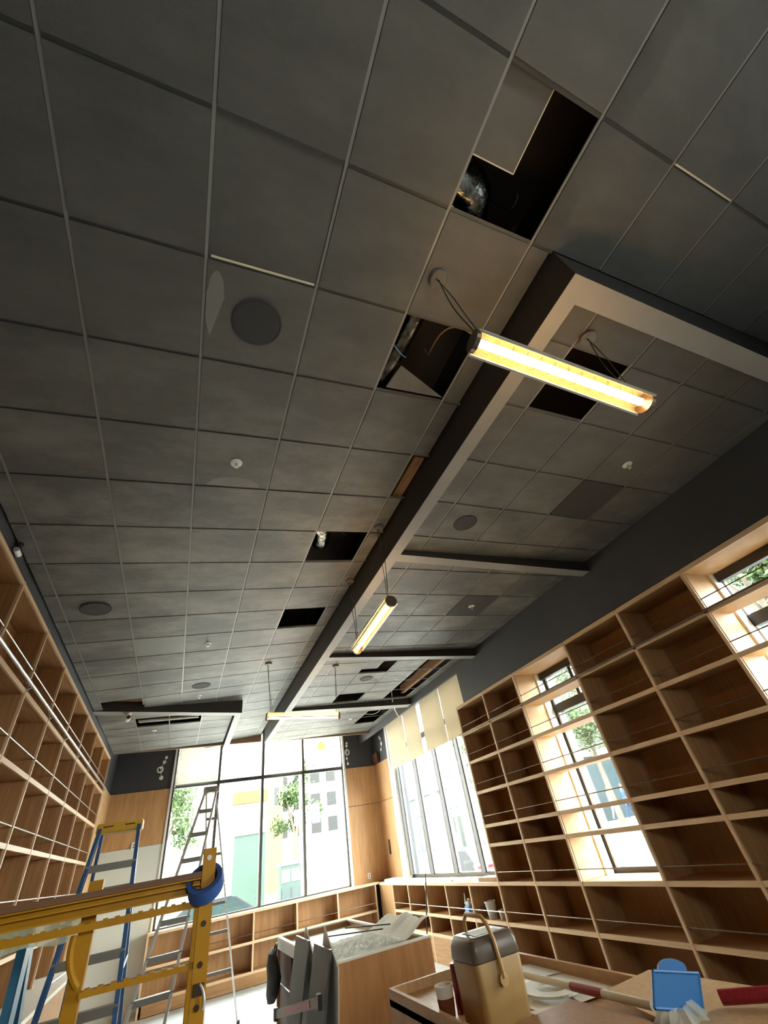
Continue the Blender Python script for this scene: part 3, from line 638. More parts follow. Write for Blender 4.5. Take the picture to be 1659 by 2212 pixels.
def bay_window(n, y0, y1, label):
    w = tag(MB().box(5.29, 5.38, y0, y1, -0.76, -0.70).build('window_%d' % n, M['frame_d'], origin=(5.33, (y0+y1)/2, -0.76)), label, kind='structure')
    for y in (y0 + 0.035, y1 - 0.035):
        MB().box(5.29, 5.38, y - 0.03, y + 0.03, -0.70, 1.79).build('stile', M['frame_d'], w)
    for y in (y0 + 0.085, y1 - 0.085): MB().box(5.30, 5.35, y - 0.016, y + 0.016, -0.70, 1.79).build('gasket', M['frame_l'], w)
    MB().box(5.29, 5.38, y0 + 0.065, y1 - 0.065, 1.17, 1.29).build('transom', M['frame_d'], w)
    ym = (y0 + y1)/2
    MB().box(5.29, 5.38, ym - 0.03, ym + 0.03, 1.29, 1.79).build('mullion', M['frame_d'], w)
    MB().box(5.22, 5.30, y0 + 0.01, y1 - 0.01, 1.685, 1.785).build('blind_cassette', M['frame_d'], w)
    MB().box(5.33, 5.336, y0 + 0.065, y1 - 0.065, -0.70, 1.17).build('pane', M['glass'], w)
    for ya, yb in ((y0 + 0.065, ym - 0.03), (ym + 0.03, y1 - 0.065)): MB().box(5.33, 5.336, ya, yb, 1.29, 1.79).build('pane', M['glass'], w)
bay_window(3, 4.28, 5.60, 'window set between bookcase bays, trees outside')
bay_window(4, 1.07, 2.44, 'window in the bookcase at the edge of the picture')
bay_window(5, -2.68, -1.32, 'window behind the camera')
# blinds
def blind_y(label, y0, y1, z0, z1, x=5.14):
    r = thing('roller_blind', label, 'blind', (x, (y0+y1)/2, z1), 'tan roller blinds')
    MB().box(x - 0.001, x + 0.001, y0, y1, z0, z1).build('cloth', M['blind'], r)
    MB().box(x - 0.006, x + 0.006, y0, y1, z0 - 0.025, z0).build('hem_bar', M['blind'], r)
    MB().tube([(x + 0.03, y0, z1 + 0.02), (x + 0.03, y1, z1 + 0.02)], 0.028, 12).build('roller', M['white'], r)
for lab, y0, y1 in [('tan roller blind farthest along the side window, next to the corner', 10.90, 12.02), ('narrow tan roller blind with a bright gap on its near side', 9.99, 10.865), ('tan roller blind just past the bright gap', 8.775, 9.80), ('tan roller blind nearest the bookcase end', 7.70, 8.735)]:
    blind_y(lab, y0, y1, 1.50, 2.66)
def blind_x(label, x0, x1, z0, z1, mat, y=13.27):
    r = thing('roller_blind', label, 'blind', ((x0+x1)/2, y, z1), 'end window shades')
    MB().box(x0, x1, y - 0.001, y + 0.001, z0, z1).build('cloth', M[mat], r)
    MB().box(x0, x1, y - 0.006, y + 0.006, z0 - 0.03, z0).build('hem_bar', M['blind_pale'], r)
    MB().tube([(x0, y + 0.02, z1 + 0.03), (x1, y + 0.02, z1 + 0.03)], 0.028, 12).build('roller', M['white'], r)
blind_x('cream roller blind over the top of the leftmost end window', -0.20, 0.72, 1.90, 2.80, 'blind_pale')
blind_x('sheer shade with a tan tower showing through it', 2.10, 2.98, 1.90, 2.80, 'sheer')
blind_x('sheer shade at the right end window, tan disc above it', 3.08, 4.12, 1.98, 2.80, 'sheer')
simple('disc_sign', 'round tan disc hanging in the top right end window', 'sign', MB().lathe((3.54, 13.23, 2.43), [(0.115, 0), (0.115, 0.01)], 32, 'y'), cloth_mat('tan_disc', lin(226, 208, 176), 0.5))

# ------------------------------------------------------------------ wall fittings
def bracket(label, pts, ring=None, axis='y'):
    root = thing('wall_fitting', label, 'wall fitting', pts[0][:3], 'white fittings on the dark walls')
    for x, y, z, r in pts:
        prof = [(r*0.3, 0), (r, 0.008), (r, 0.02), (r*0.3, 0.03)]
        MB().lathe((x, y - 0.03, z) if axis == 'y' else (x - 0.03, y, z), prof, 16, axis).build('knob', M['white'], root)
    if ring:
        x, y, z, r = ring; P = [(x + r*math.cos(a*math.pi/10), y - 0.02, z + r*math.sin(a*math.pi/10)) for a in range(21)] if axis == 'y' else [(x - 0.02, y + r*math.cos(a*math.pi/10), z + r*math.sin(a*math.pi/10)) for a in range(21)]
        MB().tube(P, 0.014, 8).build('ring', M['white'], root)
    MB().tube([(p[0] - (0.01 if axis == 'x' else 0), p[1] - (0.012 if axis == 'y' else 0), p[2]) for p in pts], 0.006, 6).build('chain', M['white'], root)
    return root
bracket('white ring and knobs on the dark wall above the blue ladder', [(-0.50, 13.28, 2.50, 0.035), (-0.53, 13.28, 2.40, 0.04), (-0.59, 13.28, 2.27, 0.02), (-0.55, 13.28, 2.06, 0.045)], (-0.60, 13.28, 2.24, 0.06))
bracket('white ring and knobs on the dark wall right of the end windows', [(4.32, 13.28, 2.45, 0.03), (4.31, 13.28, 2.38, 0.035), (4.30, 13.28, 2.22, 0.02), (4.29, 13.28, 2.05, 0.03), (4.31, 13.28, 1.92, 0.035)], (4.31, 13.28, 2.21, 0.065))
bracket('white knobs on the dark side wall beside the tan blinds', [(5.13, 12.62, 2.42, 0.03), (5.13, 12.55, 2.36, 0.035), (5.13, 12.50, 2.22, 0.05), (5.13, 12.58, 2.08, 0.035)], None, 'x')
simple('offcut', 'brown wood scrap stuck in the far corner above the oak panelling', 'offcut', MB().box(5.05, 5.12, 12.82, 13.24, 1.82, 2.06), M['cab_dark'])
def outlet(label, x0, x1, y0, y1, z0, z1, mat, ax):
    r = thing('outlet', label, 'outlet', ((x0+x1)/2, (y0+y1)/2, z0), 'outlets'); MB().box(x0, x1, y0, y1, z0, z1).build('plate', M[mat], r)
    zc = (z0+z1)/2
    for dz in (-0.022, 0.022):
        if ax == 'x': MB().box(x0 - 0.004, x0, (y0+y1)/2 - 0.012, (y0+y1)/2 + 0.012, zc+dz-0.012, zc+dz+0.012).build('socket', M['black'], r)
        else: MB().box((x0+x1)/2 - 0.012, (x0+x1)/2 + 0.012, y0 - 0.004, y0, zc+dz-0.012, zc+dz+0.012).build('socket', M['black'], r)
outlet('dark switch opening in the oak panel beside the side window', 5.118, 5.129, 12.80, 12.90, -0.26, 0.04, 'black', 'x')
outlet('white outlet low on the oak panel right of the end windows', 4.60, 4.67, 13.255, 13.268, -0.66, -0.55, 'white', 'y')
outlet('white outlet on the left oak panel behind the blue ladder', -0.94, -0.84, 13.24, 13.264, 0.70, 0.84, 'white', 'y')

# ------------------------------------------------------------------ ladders
def step_ladder(name, label, cap_c, cap_w, fl, fr, rl, rr, steps, rmat, capmat, wd=0.075, rear_rungs=(0.2, 0.5, 0.8)):
    root = thing(name, label, 'ladder', (cap_c[0], cap_c[1], FL)); cx, cy_, cz = cap_c
    MB().box(cx - cap_w/2, cx + cap_w/2, cy_ - 0.10, cy_ + 0.10, cz - 0.085, cz).build('top_cap', capmat, root, bevel=0.008)
    if capmat is M['capyellow']:
        for k in (-0.25, 0.22): MB().box(cx + k*cap_w - 0.045, cx + k*cap_w + 0.045, cy_ - 0.102, cy_ - 0.1005, cz - 0.035, cz - 0.025).build('label_strip', M['rivet'], root)
    for (dx, foot, sd) in ((-1, fl, 1), (1, fr, -1)):
        MB().channel((cx + dx*(cap_w/2 - 0.02), cy_ - 0.06, cz - 0.04), foot, wd, 0.03, 0.006, (1, 0, 0), sd).build('front_rail', rmat, root)
        MB().obox(Vector(foot) + V(0, 0, 0.025), V(0.025, 0, 0), V(0, 0.05, 0), V(0, 0, 0.025)).build('foot', M['black'], root)
    for (dx, foot, sd) in ((-1, rl, 1), (1, rr, -1)):
        MB().channel((cx + dx*(cap_w/2 - 0.035), cy_ + 0.06, cz - 0.04), foot, wd*0.6, 0.025, 0.006, (1, 0, 0), sd).build('rear_rail', rmat, root)
        MB().obox(Vector(foot) + V(0, 0, 0.025), V(0.02, 0, 0), V(0, 0.04, 0), V(0, 0, 0.025)).build('foot', M['black'], root)
    tl, trr = V(cx - cap_w/2 + 0.02, cy_ - 0.06, cz - 0.04), V(cx + cap_w/2 - 0.02, cy_ - 0.06, cz - 0.04)
    for i in range(1, steps):
        t = i/steps; p, q = tl.lerp(Vector(fl), t), trr.lerp(Vector(fr), t)
        MB().beam(p, q, 0.085, 0.022, (0, 1, 0)).beam(p + V(0, -0.04, -0.02), q + V(0, -0.04, -0.02), 0.006, 0.05, (0, 1, 0)).build('step', M['alu_d'], root)
    bl_, br_ = V(cx - cap_w/2 + 0.035, cy_ + 0.06, cz - 0.04), V(cx + cap_w/2 - 0.035, cy_ + 0.06, cz - 0.04)
    for t in rear_rungs: MB().beam(bl_.lerp(Vector(rl), t), br_.lerp(Vector(rr), t), 0.03, 0.04, (0, 1, 0)).build('rear_rung', M['alu_d'], root)
    for a, b, c, d in ((tl, fl, bl_, rl), (trr, fr, br_, rr)):
        MB().tube([a.lerp(Vector(b), 0.42), c.lerp(Vector(d), 0.42)], 0.008, 6).build('spreader', M['alu'], root)
    return root
step_ladder('step_ladder', 'blue fibreglass step ladder with a yellow top cap', (-0.555, 6.0, 0.565), 0.41, (-0.93, 4.95, FL), (-0.18, 4.95, FL), (-0.86, 6.95, FL), (-0.22, 6.95, FL), 8, M['blue'], M['capyellow'])
step_ladder('step_ladder', 'tall bare aluminium step ladder against the end windows', (0.44, 9.0, 1.18), 0.24, (-0.52, 7.1, FL), (0.0, 7.15, FL), (0.72, 10.4, FL), (1.23, 10.4, FL), 10, M['alu'], M['alu_d'], 0.07, (0.13, 0.29, 0.5, 0.62, 0.78))
step_ladder('step_ladder', 'teal blue ladder half hidden behind the yellow scaffold', (-0.70, 3.02, -0.02), 0.36, (-0.95, 2.80, FL), (-0.46, 2.88, FL), (-0.93, 3.7, FL), (-0.46, 3.7, FL), 6, M['teal'], M['capyellow'], 0.09)
# yellow scaffold
SY = 2.20
sf = thing('scaffold', 'yellow steel scaffold with a plywood deck and a tape roll on its post', 'scaffold', (-0.2, SY, FL))
def post(x, y, z1, w=0.046):
    mb = MB().box(x - w/2, x + w/2, y - w/2, y - w/2 + 0.005, FL, z1).box(x - w/2, x - w/2 + 0.005, y - w/2 + 0.005, y + w/2, FL, z1).box(x + w/2 - 0.005, x + w/2, y - w/2 + 0.005, y + w/2, FL, z1)
    return mb.build('post', M['yellow'], sf)
def hole(p, x, y, z, mat): MB().lathe((x, y, z), [(0.0085, 0), (0.0085, -0.0025), (0.001, -0.0025)], 14, 'y').build('hole', mat, p)
p1 = post(0.125, SY, 0.083)
hole(p1, 0.123, SY - 0.0235, 0.054, M['paper'])
for z in (-0.129, -0.231, -0.33, -0.43): hole(p1, 0.123, SY - 0.0235, z, M['rivet'])
p2 = post(-0.250, SY + 0.06, 0.047, 0.044)
for z in (-0.20, -0.30, -0.40): hole(p2, -0.250, SY + 0.0375, z, M['rivet'])
MB().tube(bez((-0.280, SY + 0.03, -0.09), (-0.286, SY + 0.02, -0.14), (-0.272, SY + 0.02, -0.175), (-0.240, SY + 0.03, -0.215), 10), 0.011, 8).build('brace', M['yellow'], sf, smooth=True)
RX0, RX1 = -0.98, 0.10
MB().box(RX0, RX1, SY, SY + 0.006, -0.046, 0.0).box(RX0, RX1, SY - 0.022, SY, -0.046, -0.040).box(RX0, RX1, SY - 0.022, SY, -0.022, -0.017).box(RX0, RX1, SY - 0.022, SY, -0.005, 0.0).build('deck_rail', M['yellow'], sf)
MB().box(RX0, RX1, SY - 0.03, SY + 0.32, 0.001, 0.018).build('deck', M['ply'], sf)
def serrated(x0, x1, z, h, y=SY + 0.006, t=0.03):
    mb = MB().box(x0, x1, y - t/2, y + t/2, z - h/2, z + h/2); n = max(4, int((x1-x0)/0.034))
    for i in range(n): mb.box(x0 + (i+0.3)*(x1-x0)/n, x0 + (i+0.72)*(x1-x0)/n, y - t/2 + 0.002, y + t/2 - 0.002, z + h/2, z + h/2 + 0.004)
    return mb.build('rung', M['yellow'], sf)
serrated(RX0, 0.102, -0.074, 0.019)
for z in (-0.232, -0.75, -1.25): serrated(-0.228, 0.102, z, 0.015)
MB().box(0.108, 0.140, SY - 0.038, SY - 0.024, -0.302, -0.274).build('latch', M['rivet'], sf)
MB().tube(bez((0.128, SY - 0.035, -0.275), (0.140, SY - 0.04, -0.29), (0.150, SY - 0.04, -0.315), (0.142, SY - 0.035, -0.335)), 0.004, 6).build('latch_spring', M['alu'], sf)
for x, y in ((RX0 + 0.02, SY + 0.04), (0.125, SY + 0.36), (RX0 + 0.02, SY + 0.36)): post(x, y, 0.0)
MB().box(RX0, RX1, SY + 0.325, SY + 0.355, -0.046, 0.018).build('deck_rail', M['yellow'], sf)
tp = thing('tape_roll', 'roll of blue masking tape hung over the scaffold post', 'tape', (0.117, SY, -0.03))
MB().lathe((0, 0, 0), [(0.0475, -0.024), (0.062, -0.024), (0.062, 0.024), (0.0475, 0.024), (0.0475, -0.024)], 40).build('tape', M['tape'], tp, local=True)
MB().lathe((0, 0, 0), [(0.0430, -0.0245), (0.0470, -0.0245), (0.0470, 0.0245), (0.0430, 0.0245), (0.0430, -0.0245)], 40).build('core', M['tapecore'], tp, local=True)
tp.location = (0.117, SY - 0.012, -0.020 + ZC); tp.rotation_euler = (math.radians(42), math.radians(-16), 0)
def sheet(name, label, cat, x0, x1, y0, y1, nx, ny, hf, mat, parent=None):
    mb = MB(); vs = [(x0 + (x1-x0)*i/nx, y0 + (y1-y0)*j/ny, hf(x0 + (x1-x0)*i/nx, y0 + (y1-y0)*j/ny)) for j in range(ny+1) for i in range(nx+1)]
    fs = [(j*(nx+1)+i, j*(nx+1)+i+1, (j+1)*(nx+1)+i+1, (j+1)*(nx+1)+i) for j in range(ny) for i in range(nx)]
    mb.add(vs, fs); return tag(mb.build(name, mat, parent, smooth=False), label, cat)
pv = MB(); N = 30
vs = []
for i in range(N+1):
    x = -1.1 + 0.82*i/N
    for j in range(4): vs.append((x, SY + 0.40 + 0.008*math.sin(i*1.7 + j), -0.03 - 0.085*j/3 + 0.006*math.sin(i*0.9)))
pv.add(vs, [(i*4+j, i*4+j+1, i*4+j+5, i*4+j+4) for i in range(N) for j in range(3)])
simple('plastic_strip', 'pale green plastic strip hung behind the scaffold rungs', 'plastic sheet', pv, cloth_mat('pale_green_film', lin(226, 240, 222), 0.5, 0.25))

# ------------------------------------------------------------------ display island with plastic and leaning boards
IX0, IX1, IY0, IY1, IT = 1.57, 2.70, 5.90, 8.95, -0.87
isl = thing('display_island', 'long oak display island with a tray top under plastic', 'cabinet', ((IX0+IX1)/2, (IY0+IY1)/2, FL))
MB().box(IX0, IX1, IY0, IY0 + 0.04, FL, IT - 0.012).build('end_panel', M['cabinet'], isl); MB().box(IX0, IX1, IY1 - 0.04, IY1, FL, IT - 0.012).build('end_panel', M['cabinet'], isl)
MB().box(IX1 - 0.03, IX1, IY0 + 0.04, IY1 - 0.04, FL, IT - 0.012).build('side_panel', M['cabinet'], isl)
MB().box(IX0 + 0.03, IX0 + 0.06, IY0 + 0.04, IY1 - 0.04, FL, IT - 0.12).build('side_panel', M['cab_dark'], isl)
MB().box(IX0, IX0 + 0.03, IY0 + 0.3, IY1, IT - 0.12, IT - 0.012).build('fascia', M['boardwhite'], isl)
MB().box(IX0 + 0.03, IX1 - 0.03, IY0 + 0.04, IY1 - 0.04, IT - 0.10, IT - 0.07).build('tray', M['tray'], isl)
for (a, b, c, d) in ((IX0, IX1, IY0, IY0 + 0.045), (IX0, IX1, IY1 - 0.06, IY1), (IX1 - 0.05, IX1, IY0 + 0.045, IY1 - 0.06), (IX0, IX0 + 0.05, IY0 + 0.045, IY1 - 0.06)):
    MB().box(a, b, c, d, IT - 0.012, IT + 0.006).build('rim', M['rim'], isl)
for y in (6.9, 7.9): MB().box(IX0 + 0.0, IX0 + 0.03, y - 0.012, y + 0.012, FL, IT - 0.12).build('divider', M['cab_dark'], isl)
MB().tube([(IX0 - 0.015, 7.0, -1.30), (IX0 - 0.015, IY1, -1.30)], 0.007, 8).build('rod', M['steel'], isl)
def ph(x, y):
    f = 0.35 + 0.65*max(0, min(1, (6.75 - y)/0.35))
    n = mnoise.noise(Vector((x*9, y*9, 1.3)))*0.035 + mnoise.noise(Vector((x*26, y*26, 4.1)))*0.030 + abs(mnoise.noise(Vector((x*14, y*14, 7.7))))*0.05
    return IT + 0.012 + max(0.0, n)*f
sheet('plastic_sheet', 'crumpled clear plastic spread over the near end of the display island', 'plastic sheet', 1.63, 2.385, 5.95, 7.05, 56, 66, ph, M['plastic'])
def ch(x, y):
    t = max(0, min(1, (x - 2.42)/0.32)); return IT + 0.012 + 0.12*t*t*(3 - 2*t)*(1 - 0.25*max(0, (y - 6.7)/0.6)) + 0.018*math.sin(y*9 + x*4)*t + 0.008*math.sin(y*23)*t
sheet('dust_sheet', 'pale dust sheet bunched up along the right side of the display island', 'cloth', 2.40, 2.76, 5.97, 7.25, 16, 30, ch, M['cloth'])
for k, (a, b) in enumerate([((1.85, 7.00, -0.79), (2.36, 6.45, -0.785)), ((2.05, 6.95, -0.75), (2.40, 6.30, -0.745))]):
    simple('thin_rod', ['thin dark rod lying on the plastic, farther one', 'thin dark rod lying on the plastic, nearer one'][k], 'rod', MB().tube([a, b], 0.006, 8), M['black'], 'rods on the plastic')
def lean_board(label, y0, y1, x0, z1, face, back=None):
    r = thing('ceiling_panel', label, 'panel', (x0, (y0+y1)/2, FL), 'boards leaning on the island')
    top, bot = V(IX0 - 0.055, 0, z1), V(x0, 0, FL)
    MB().add([(top.x, y0, z1), (top.x, y1, z1), (bot.x, y1, FL), (bot.x, y0, FL), (top.x + 0.018, y0, z1), (top.x + 0.018, y1, z1), (bot.x + 0.018, y1, FL), (bot.x + 0.018, y0, FL)],
             [(0, 1, 2, 3), (4, 7, 6, 5), (0, 4, 5, 1), (1, 5, 6, 2), (2, 6, 7, 3), (3, 7, 4, 0)]).build('face', M[face], r)
    MB().box(top.x - 0.002, top.x + 0.02, y0, y1, z1, z1 + 0.006).build('edge', M['bronze'], r)
    return r
lean_board('dark grey ceiling board leaning on the island, farther of the pair', 6.62, 7.30, 1.30, -0.745, 'boardgrey')
lean_board('dark grey ceiling board leaning on the island, nearer of the pair', 5.70, 6.36, 1.30, -0.745, 'boardgrey')
def corner_board(label, yc, zt, wid):
    x = IX0 - 0.016
    return simple('board_corner', label, 'panel', MB().poly([(x, yc, zt), (x, yc - wid, zt - 0.26), (x - 0.02, yc - wid*0.9, -1.3), (x - 0.02, yc + wid*0.4, -1.3), (x, yc + wid*0.35, zt - 0.26)], (0.012, 0, 0)), M['boardwhite'], 'white boards on end behind the grey ones')
corner_board('narrow white board standing on its corner behind the farther grey board', 6.95, -0.63, 0.42)
corner_board('wide white board standing on its corner behind the nearer grey board', 6.05, -0.60, 0.46)
lv = thing('level', 'grey spirit level with a red stripe across the leaning boards', 'level', (1.36, 6.5, -1.3))
a, b = V(1.27, 7.28, -1.33), V(1.40, 5.75, -1.06)
MB().beam(a, b, 0.025, 0.07, (1, 0, 0)).build('bar', M['alu_d'], lv)
MB().beam(a.lerp(b, 0.28) + V(-0.016, 0, 0), a.lerp(b, 0.85) + V(-0.016, 0, 0), 0.006, 0.05, (1, 0, 0)).build('stripe', M['red'], lv)
MB().obox(b, V(0.02, 0, 0), V(0, 0.04, 0), V(0, 0, 0.05)).build('end_cap', M['black'], lv); MB().obox(a, V(0.02, 0, 0), V(0, 0.04, 0), V(0, 0, 0.05)).build('end_cap', M['black'], lv)
bagm = MB(); prof = [(0.02, 0.0), (0.10, -0.05), (0.15, -0.16), (0.17, -0.30), (0.15, -0.44), (0.09, -0.52), (0.01, -0.53)]
for i, (r, h) in enumerate(prof): pass
bg = thing('shoulder_bag', 'black bag hanging off the far corner of the display island', 'bag', (1.42, 8.6, -1.0))
mb = MB().lathe((1.45, 8.55, -0.93), [(max(0.001, r), h) for r, h in prof], 20); mb.v = [(1.45 + (v[0]-1.45)*0.55 + 0.02*math.sin(v[2]*14), v[1] + 0.02*math.sin(v[2]*20), v[2]) for v in mb.v]
mb.build('body', M['bag'], bg, smooth=True)
MB().tube(bez((1.45, 8.42, -1.05), (1.50, 8.45, -0.84), (1.52, 8.62, -0.84), (1.45, 8.68, -1.05)), 0.012, 8).build('strap', M['black'], bg)

# ------------------------------------------------------------------ near table and what lies on it
TX0, TX1, TY0, TY1, TZ = 1.63, 2.735, 1.6, 4.47, -0.87
tb = thing('display_table', 'near oak display table with a raised rim', 'table', ((TX0+TX1)/2, 3, FL))
MB().box(TX0, TX1, TY0, TY1, TZ - 0.09, TZ - 0.055).build('top', M['tablewood'], tb)
for (a, b, c, d) in ((TX0, TX0 + 0.03, TY0, TY1), (TX1 - 0.03, TX1, TY0, TY1), (TX0 + 0.03, TX1 - 0.03, TY1 - 0.03, TY1), (TX0 + 0.03, TX1 - 0.03, TY0, TY0 + 0.03)):
    MB().box(a, b, c, d, TZ - 0.30, TZ).build('rim', M['tablewood'], tb)
MB().box(TX0 + 0.06, TX1 - 0.06, TY0 + 0.06, TY1 - 0.06, FL, TZ - 0.31).build('base', M['cab_dark'], tb)
ck = thing('cooler', 'mustard drink cooler with a brown lid and swing handle', 'cooler', (1.90, 3.36, -0.924))
def taper_box(x0, x1, y0, y1, z0, z1, k): 
    xm, ym = (x0+x1)/2, (y0+y1)/2
    vs = [(xm + (x-xm)*s, ym + (y-ym)*s, z) for z, s in ((z0, k), (z1, 1)) for y in (y0, y1) for x in (x0, x1)]
    return MB().add(vs, [(0, 2, 3, 1), (4, 5, 7, 6), (0, 1, 5, 4), (2, 6, 7, 3), (0, 4, 6, 2), (1, 3, 7, 5)])
def rloft(x0, x1, y0, y1, levels, rad=0.035, n=6):
    mb = MB(); xm, ym = (x0+x1)/2, (y0+y1)/2; hx, hy = (x1-x0)/2, (y1-y0)/2; m = 4*n
    for z, k in levels:
        for q, (sx_, sy_) in enumerate(((1, 1), (-1, 1), (-1, -1), (1, -1))):
            for a in range(n):
                t = math.pi/2*(q + a/(n-1)); ax_, ay_ = hx*k - rad, hy*k - rad
                mb.v.append((xm + sx_*ax_ + rad*math.cos(t), ym + sy_*ay_ + rad*math.sin(t), z))
    for l in range(len(levels)-1):
        for a in range(m): b_ = (a+1) % m; mb.f.append((l*m+a, l*m+b_, (l+1)*m+b_, (l+1)*m+a))
    mb.f.append(tuple(range(m-1, -1, -1))); L = (len(levels)-1)*m; mb.f.append(tuple(L+a for a in range(m))); mb.m = [0]*len(mb.f)
    return mb
rloft(1.725, 2.065, 3.20, 3.51, [(-0.924, 0.93), (-0.80, 0.955), (-0.66, 1.0), (-0.652, 0.985)]).build('body', M['cbody'], ck, smooth=True)
rloft(1.722, 2.068, 3.197, 3.513, [(-0.648, 0.985), (-0.640, 1.0), (-0.585, 0.975), (-0.560, 0.93), (-0.548, 0.87), (-0.543, 0.80)]).build('lid', M['clid'], ck, smooth=True)
MB().box(1.80, 1.98, 3.27, 3.44, -0.5425, -0.540).build('lid_plate', M['tray'], ck)
hp = [(1.895, 3.185, -0.73), (1.890, 3.185, -0.66), (1.88, 3.19, -0.56), (1.87, 3.22, -0.49), (1.865, 3.26, -0.462), (1.86, 3.44, -0.455), (1.865, 3.49, -0.49), (1.88, 3.525, -0.56), (1.89, 3.528, -0.66), (1.895, 3.528, -0.73)]
MB().tube(hp, 0.012, 10).build('handle', M['chandle'], ck, smooth=True)
for y in (3.188, 3.524): MB().lathe((1.895, y, -0.735), [(0.030, -0.006), (0.030, 0.006)], 20, 'y').build('pivot', M['chandle'], ck)
tbk = thing('plastic_tub', 'white plastic tub of rusty oddments beside the cooler', 'tub', (1.70, 3.66, -0.924))
MB().lathe((1.715, 3.66, -0.924), [(0.045, 0), (0.058, 0.14), (0.062, 0.14), (0.062, 0.15), (0.052, 0.15), (0.05, 0.12), (0.001, 0.12)], 24).build('wall', M['paper'], tbk, smooth=True)
MB().lathe((1.715, 3.66, -0.924), [(0.0475, 0.012), (0.0555, 0.095)], 24).build('label_band', M['brick'], tbk)
simple('red_can', 'small dark red can tucked behind the cooler', 'can', MB().lathe((1.83, 3.68, -0.924), [(0.035, 0), (0.035, 0.22), (0.03, 0.225), (0.001, 0.225)], 20), plain('dark_red', lin(120, 30, 30), 0.4), smooth=True)
S1 = MB().poly([(2.78, 2.95, -0.862), (2.36, 2.92, -0.862), (2.05, 1.7, -0.862), (2.85, 1.6, -0.862)], (0, 0, 0.014))
simple('board_sheet', 'pale hardboard sheet lying on the table under the blue box', 'board', S1, M['sheetwood'])
simple('board_sheet', 'brown board lying in front of the cooler', 'board', MB().poly([(2.15, 2.95, -0.866), (1.72, 2.93, -0.866), (1.70, 2.0, -0.866), (2.12, 2.1, -0.866), (2.17, 2.5, -0.866)], (0, 0, 0.030)), M['brownwood'])
simple('disc', 'flat round hardboard disc beside the blue box', 'disc', MB().lathe((2.44, 2.66, -0.847), [(0.09, 0), (0.09, 0.005)], 32), M['sheetwood'])
bb = thing('blue_scoop', 'flat bright blue plastic box with a tab, standing on the table', 'box', (2.33, 2.38, -0.85))
ux = V(0.28, -0.0, -0.06).normalized(); up = V(-0.06, 0.10, 0.16).normalized(); o0 = V(2.165, 2.36, -0.775)
q = lambda a, b: o0 + ux*a + up*b
O = V(2.19, 2.30, -0.672); BL, BR, TR = V(2.118, 2.30, -0.775), V(2.40, 2.30, -0.845), V(2.468, 2.30, -0.735)
MB().poly([BL, BR, TR, O], (0.01, 0.022, 0)).build('panel', M['bluebox'], bb)
for a, b in ((BL, BR), (BR, TR), (TR, O), (O, BL)): MB().tube([a + V(0.004, 0.004, 0), b + V(0.004, 0.004, 0)], 0.007, 8).build('rib', M['bluebox'], bb)
T0, T1 = O.lerp(TR, 0.12), O.lerp(TR, 0.75); upv = (O - BL).normalized()
tab = [T0 + (T1-T0)*(0.5 - 0.5*math.cos(k*math.pi/12)) + upv*(0.048*math.sin(k*math.pi/12)**0.6 if 0 < k < 12 else 0) for k in range(13)]
MB().poly(tab, (0.008, 0.018, 0)).build('tab', M['bluebox'], bb)
bgp = MB(); vs = []
for j in range(5):
    for i in range(25):
        a = 2*math.pi*i/24; r = 0.11 + 0.02*math.sin(i*2.3) - 0.012*j
        vs.append((2.27 + r*1.25*math.cos(a), 2.32 + r*0.8*math.sin(a), -0.846 + 0.013*j + 0.006*math.sin(i*3.1 + j)))
bgp.add(vs, [(j*25+i, j*25+i+1, (j+1)*25+i+1, (j+1)*25+i) for j in range(4) for i in range(24)])
simple('plastic_bag', 'crumpled clear plastic bag around the foot of the blue box', 'plastic bag', bgp, M['bagplastic'])
def lath(label, a, b, r0, red=None):
    root = thing('dowel', label, 'dowel', a); a, b = Vector(a), Vector(b)
    MB().tube([a, b], r0, 10).build('shaft', M['paper'], root, smooth=True)
    if red: MB().tube([a.lerp(b, red[0]), a.lerp(b, red[1])], r0*1.12, 10).build('red_wrap', M['red'], root, smooth=True)
lath('pale dowel with a red wrap lying across the boards', (2.24, 3.50, -0.82), (2.25, 2.45, -0.815), 0.018, (0.44, 0.68))
lath('red wrapped dowel end at the right edge of the table', (2.50, 2.26, -0.815), (2.75, 1.9, -0.80), 0.024, (0.0, 0.9))
rg = MB(); no = 32
rg_o = [(2.36 + 0.17*math.cos(2*math.pi*k/no), 3.42 + 0.22*math.sin(2*math.pi*k/no)) for k in range(no)]; rg_i = [(2.36 + 0.09*math.cos(2*math.pi*k/no), 3.42 + 0.12*math.sin(2*math.pi*k/no)) for k in range(no)]
zz = -0.90
vs = [(x, y, zz) for x, y in rg_o] + [(x, y, zz) for x, y in rg_i] + [(x, y, zz + 0.012) for x, y in rg_o] + [(x, y, zz + 0.012) for x, y in rg_i]
fs = []
for k in range(no):
    l = (k+1) % no; fs += [(k, l, no+l, no+k), (2*no+k, 3*no+k, 3*no+l, 2*no+l), (k, 2*no+k, 2*no+l, l), (no+k, no+l, 3*no+l, 3*no+k)]
rg.add(vs, fs); simple('ring_cutout', 'pale oval ring cut from board behind the dowel', 'offcut', rg, M['tray'])
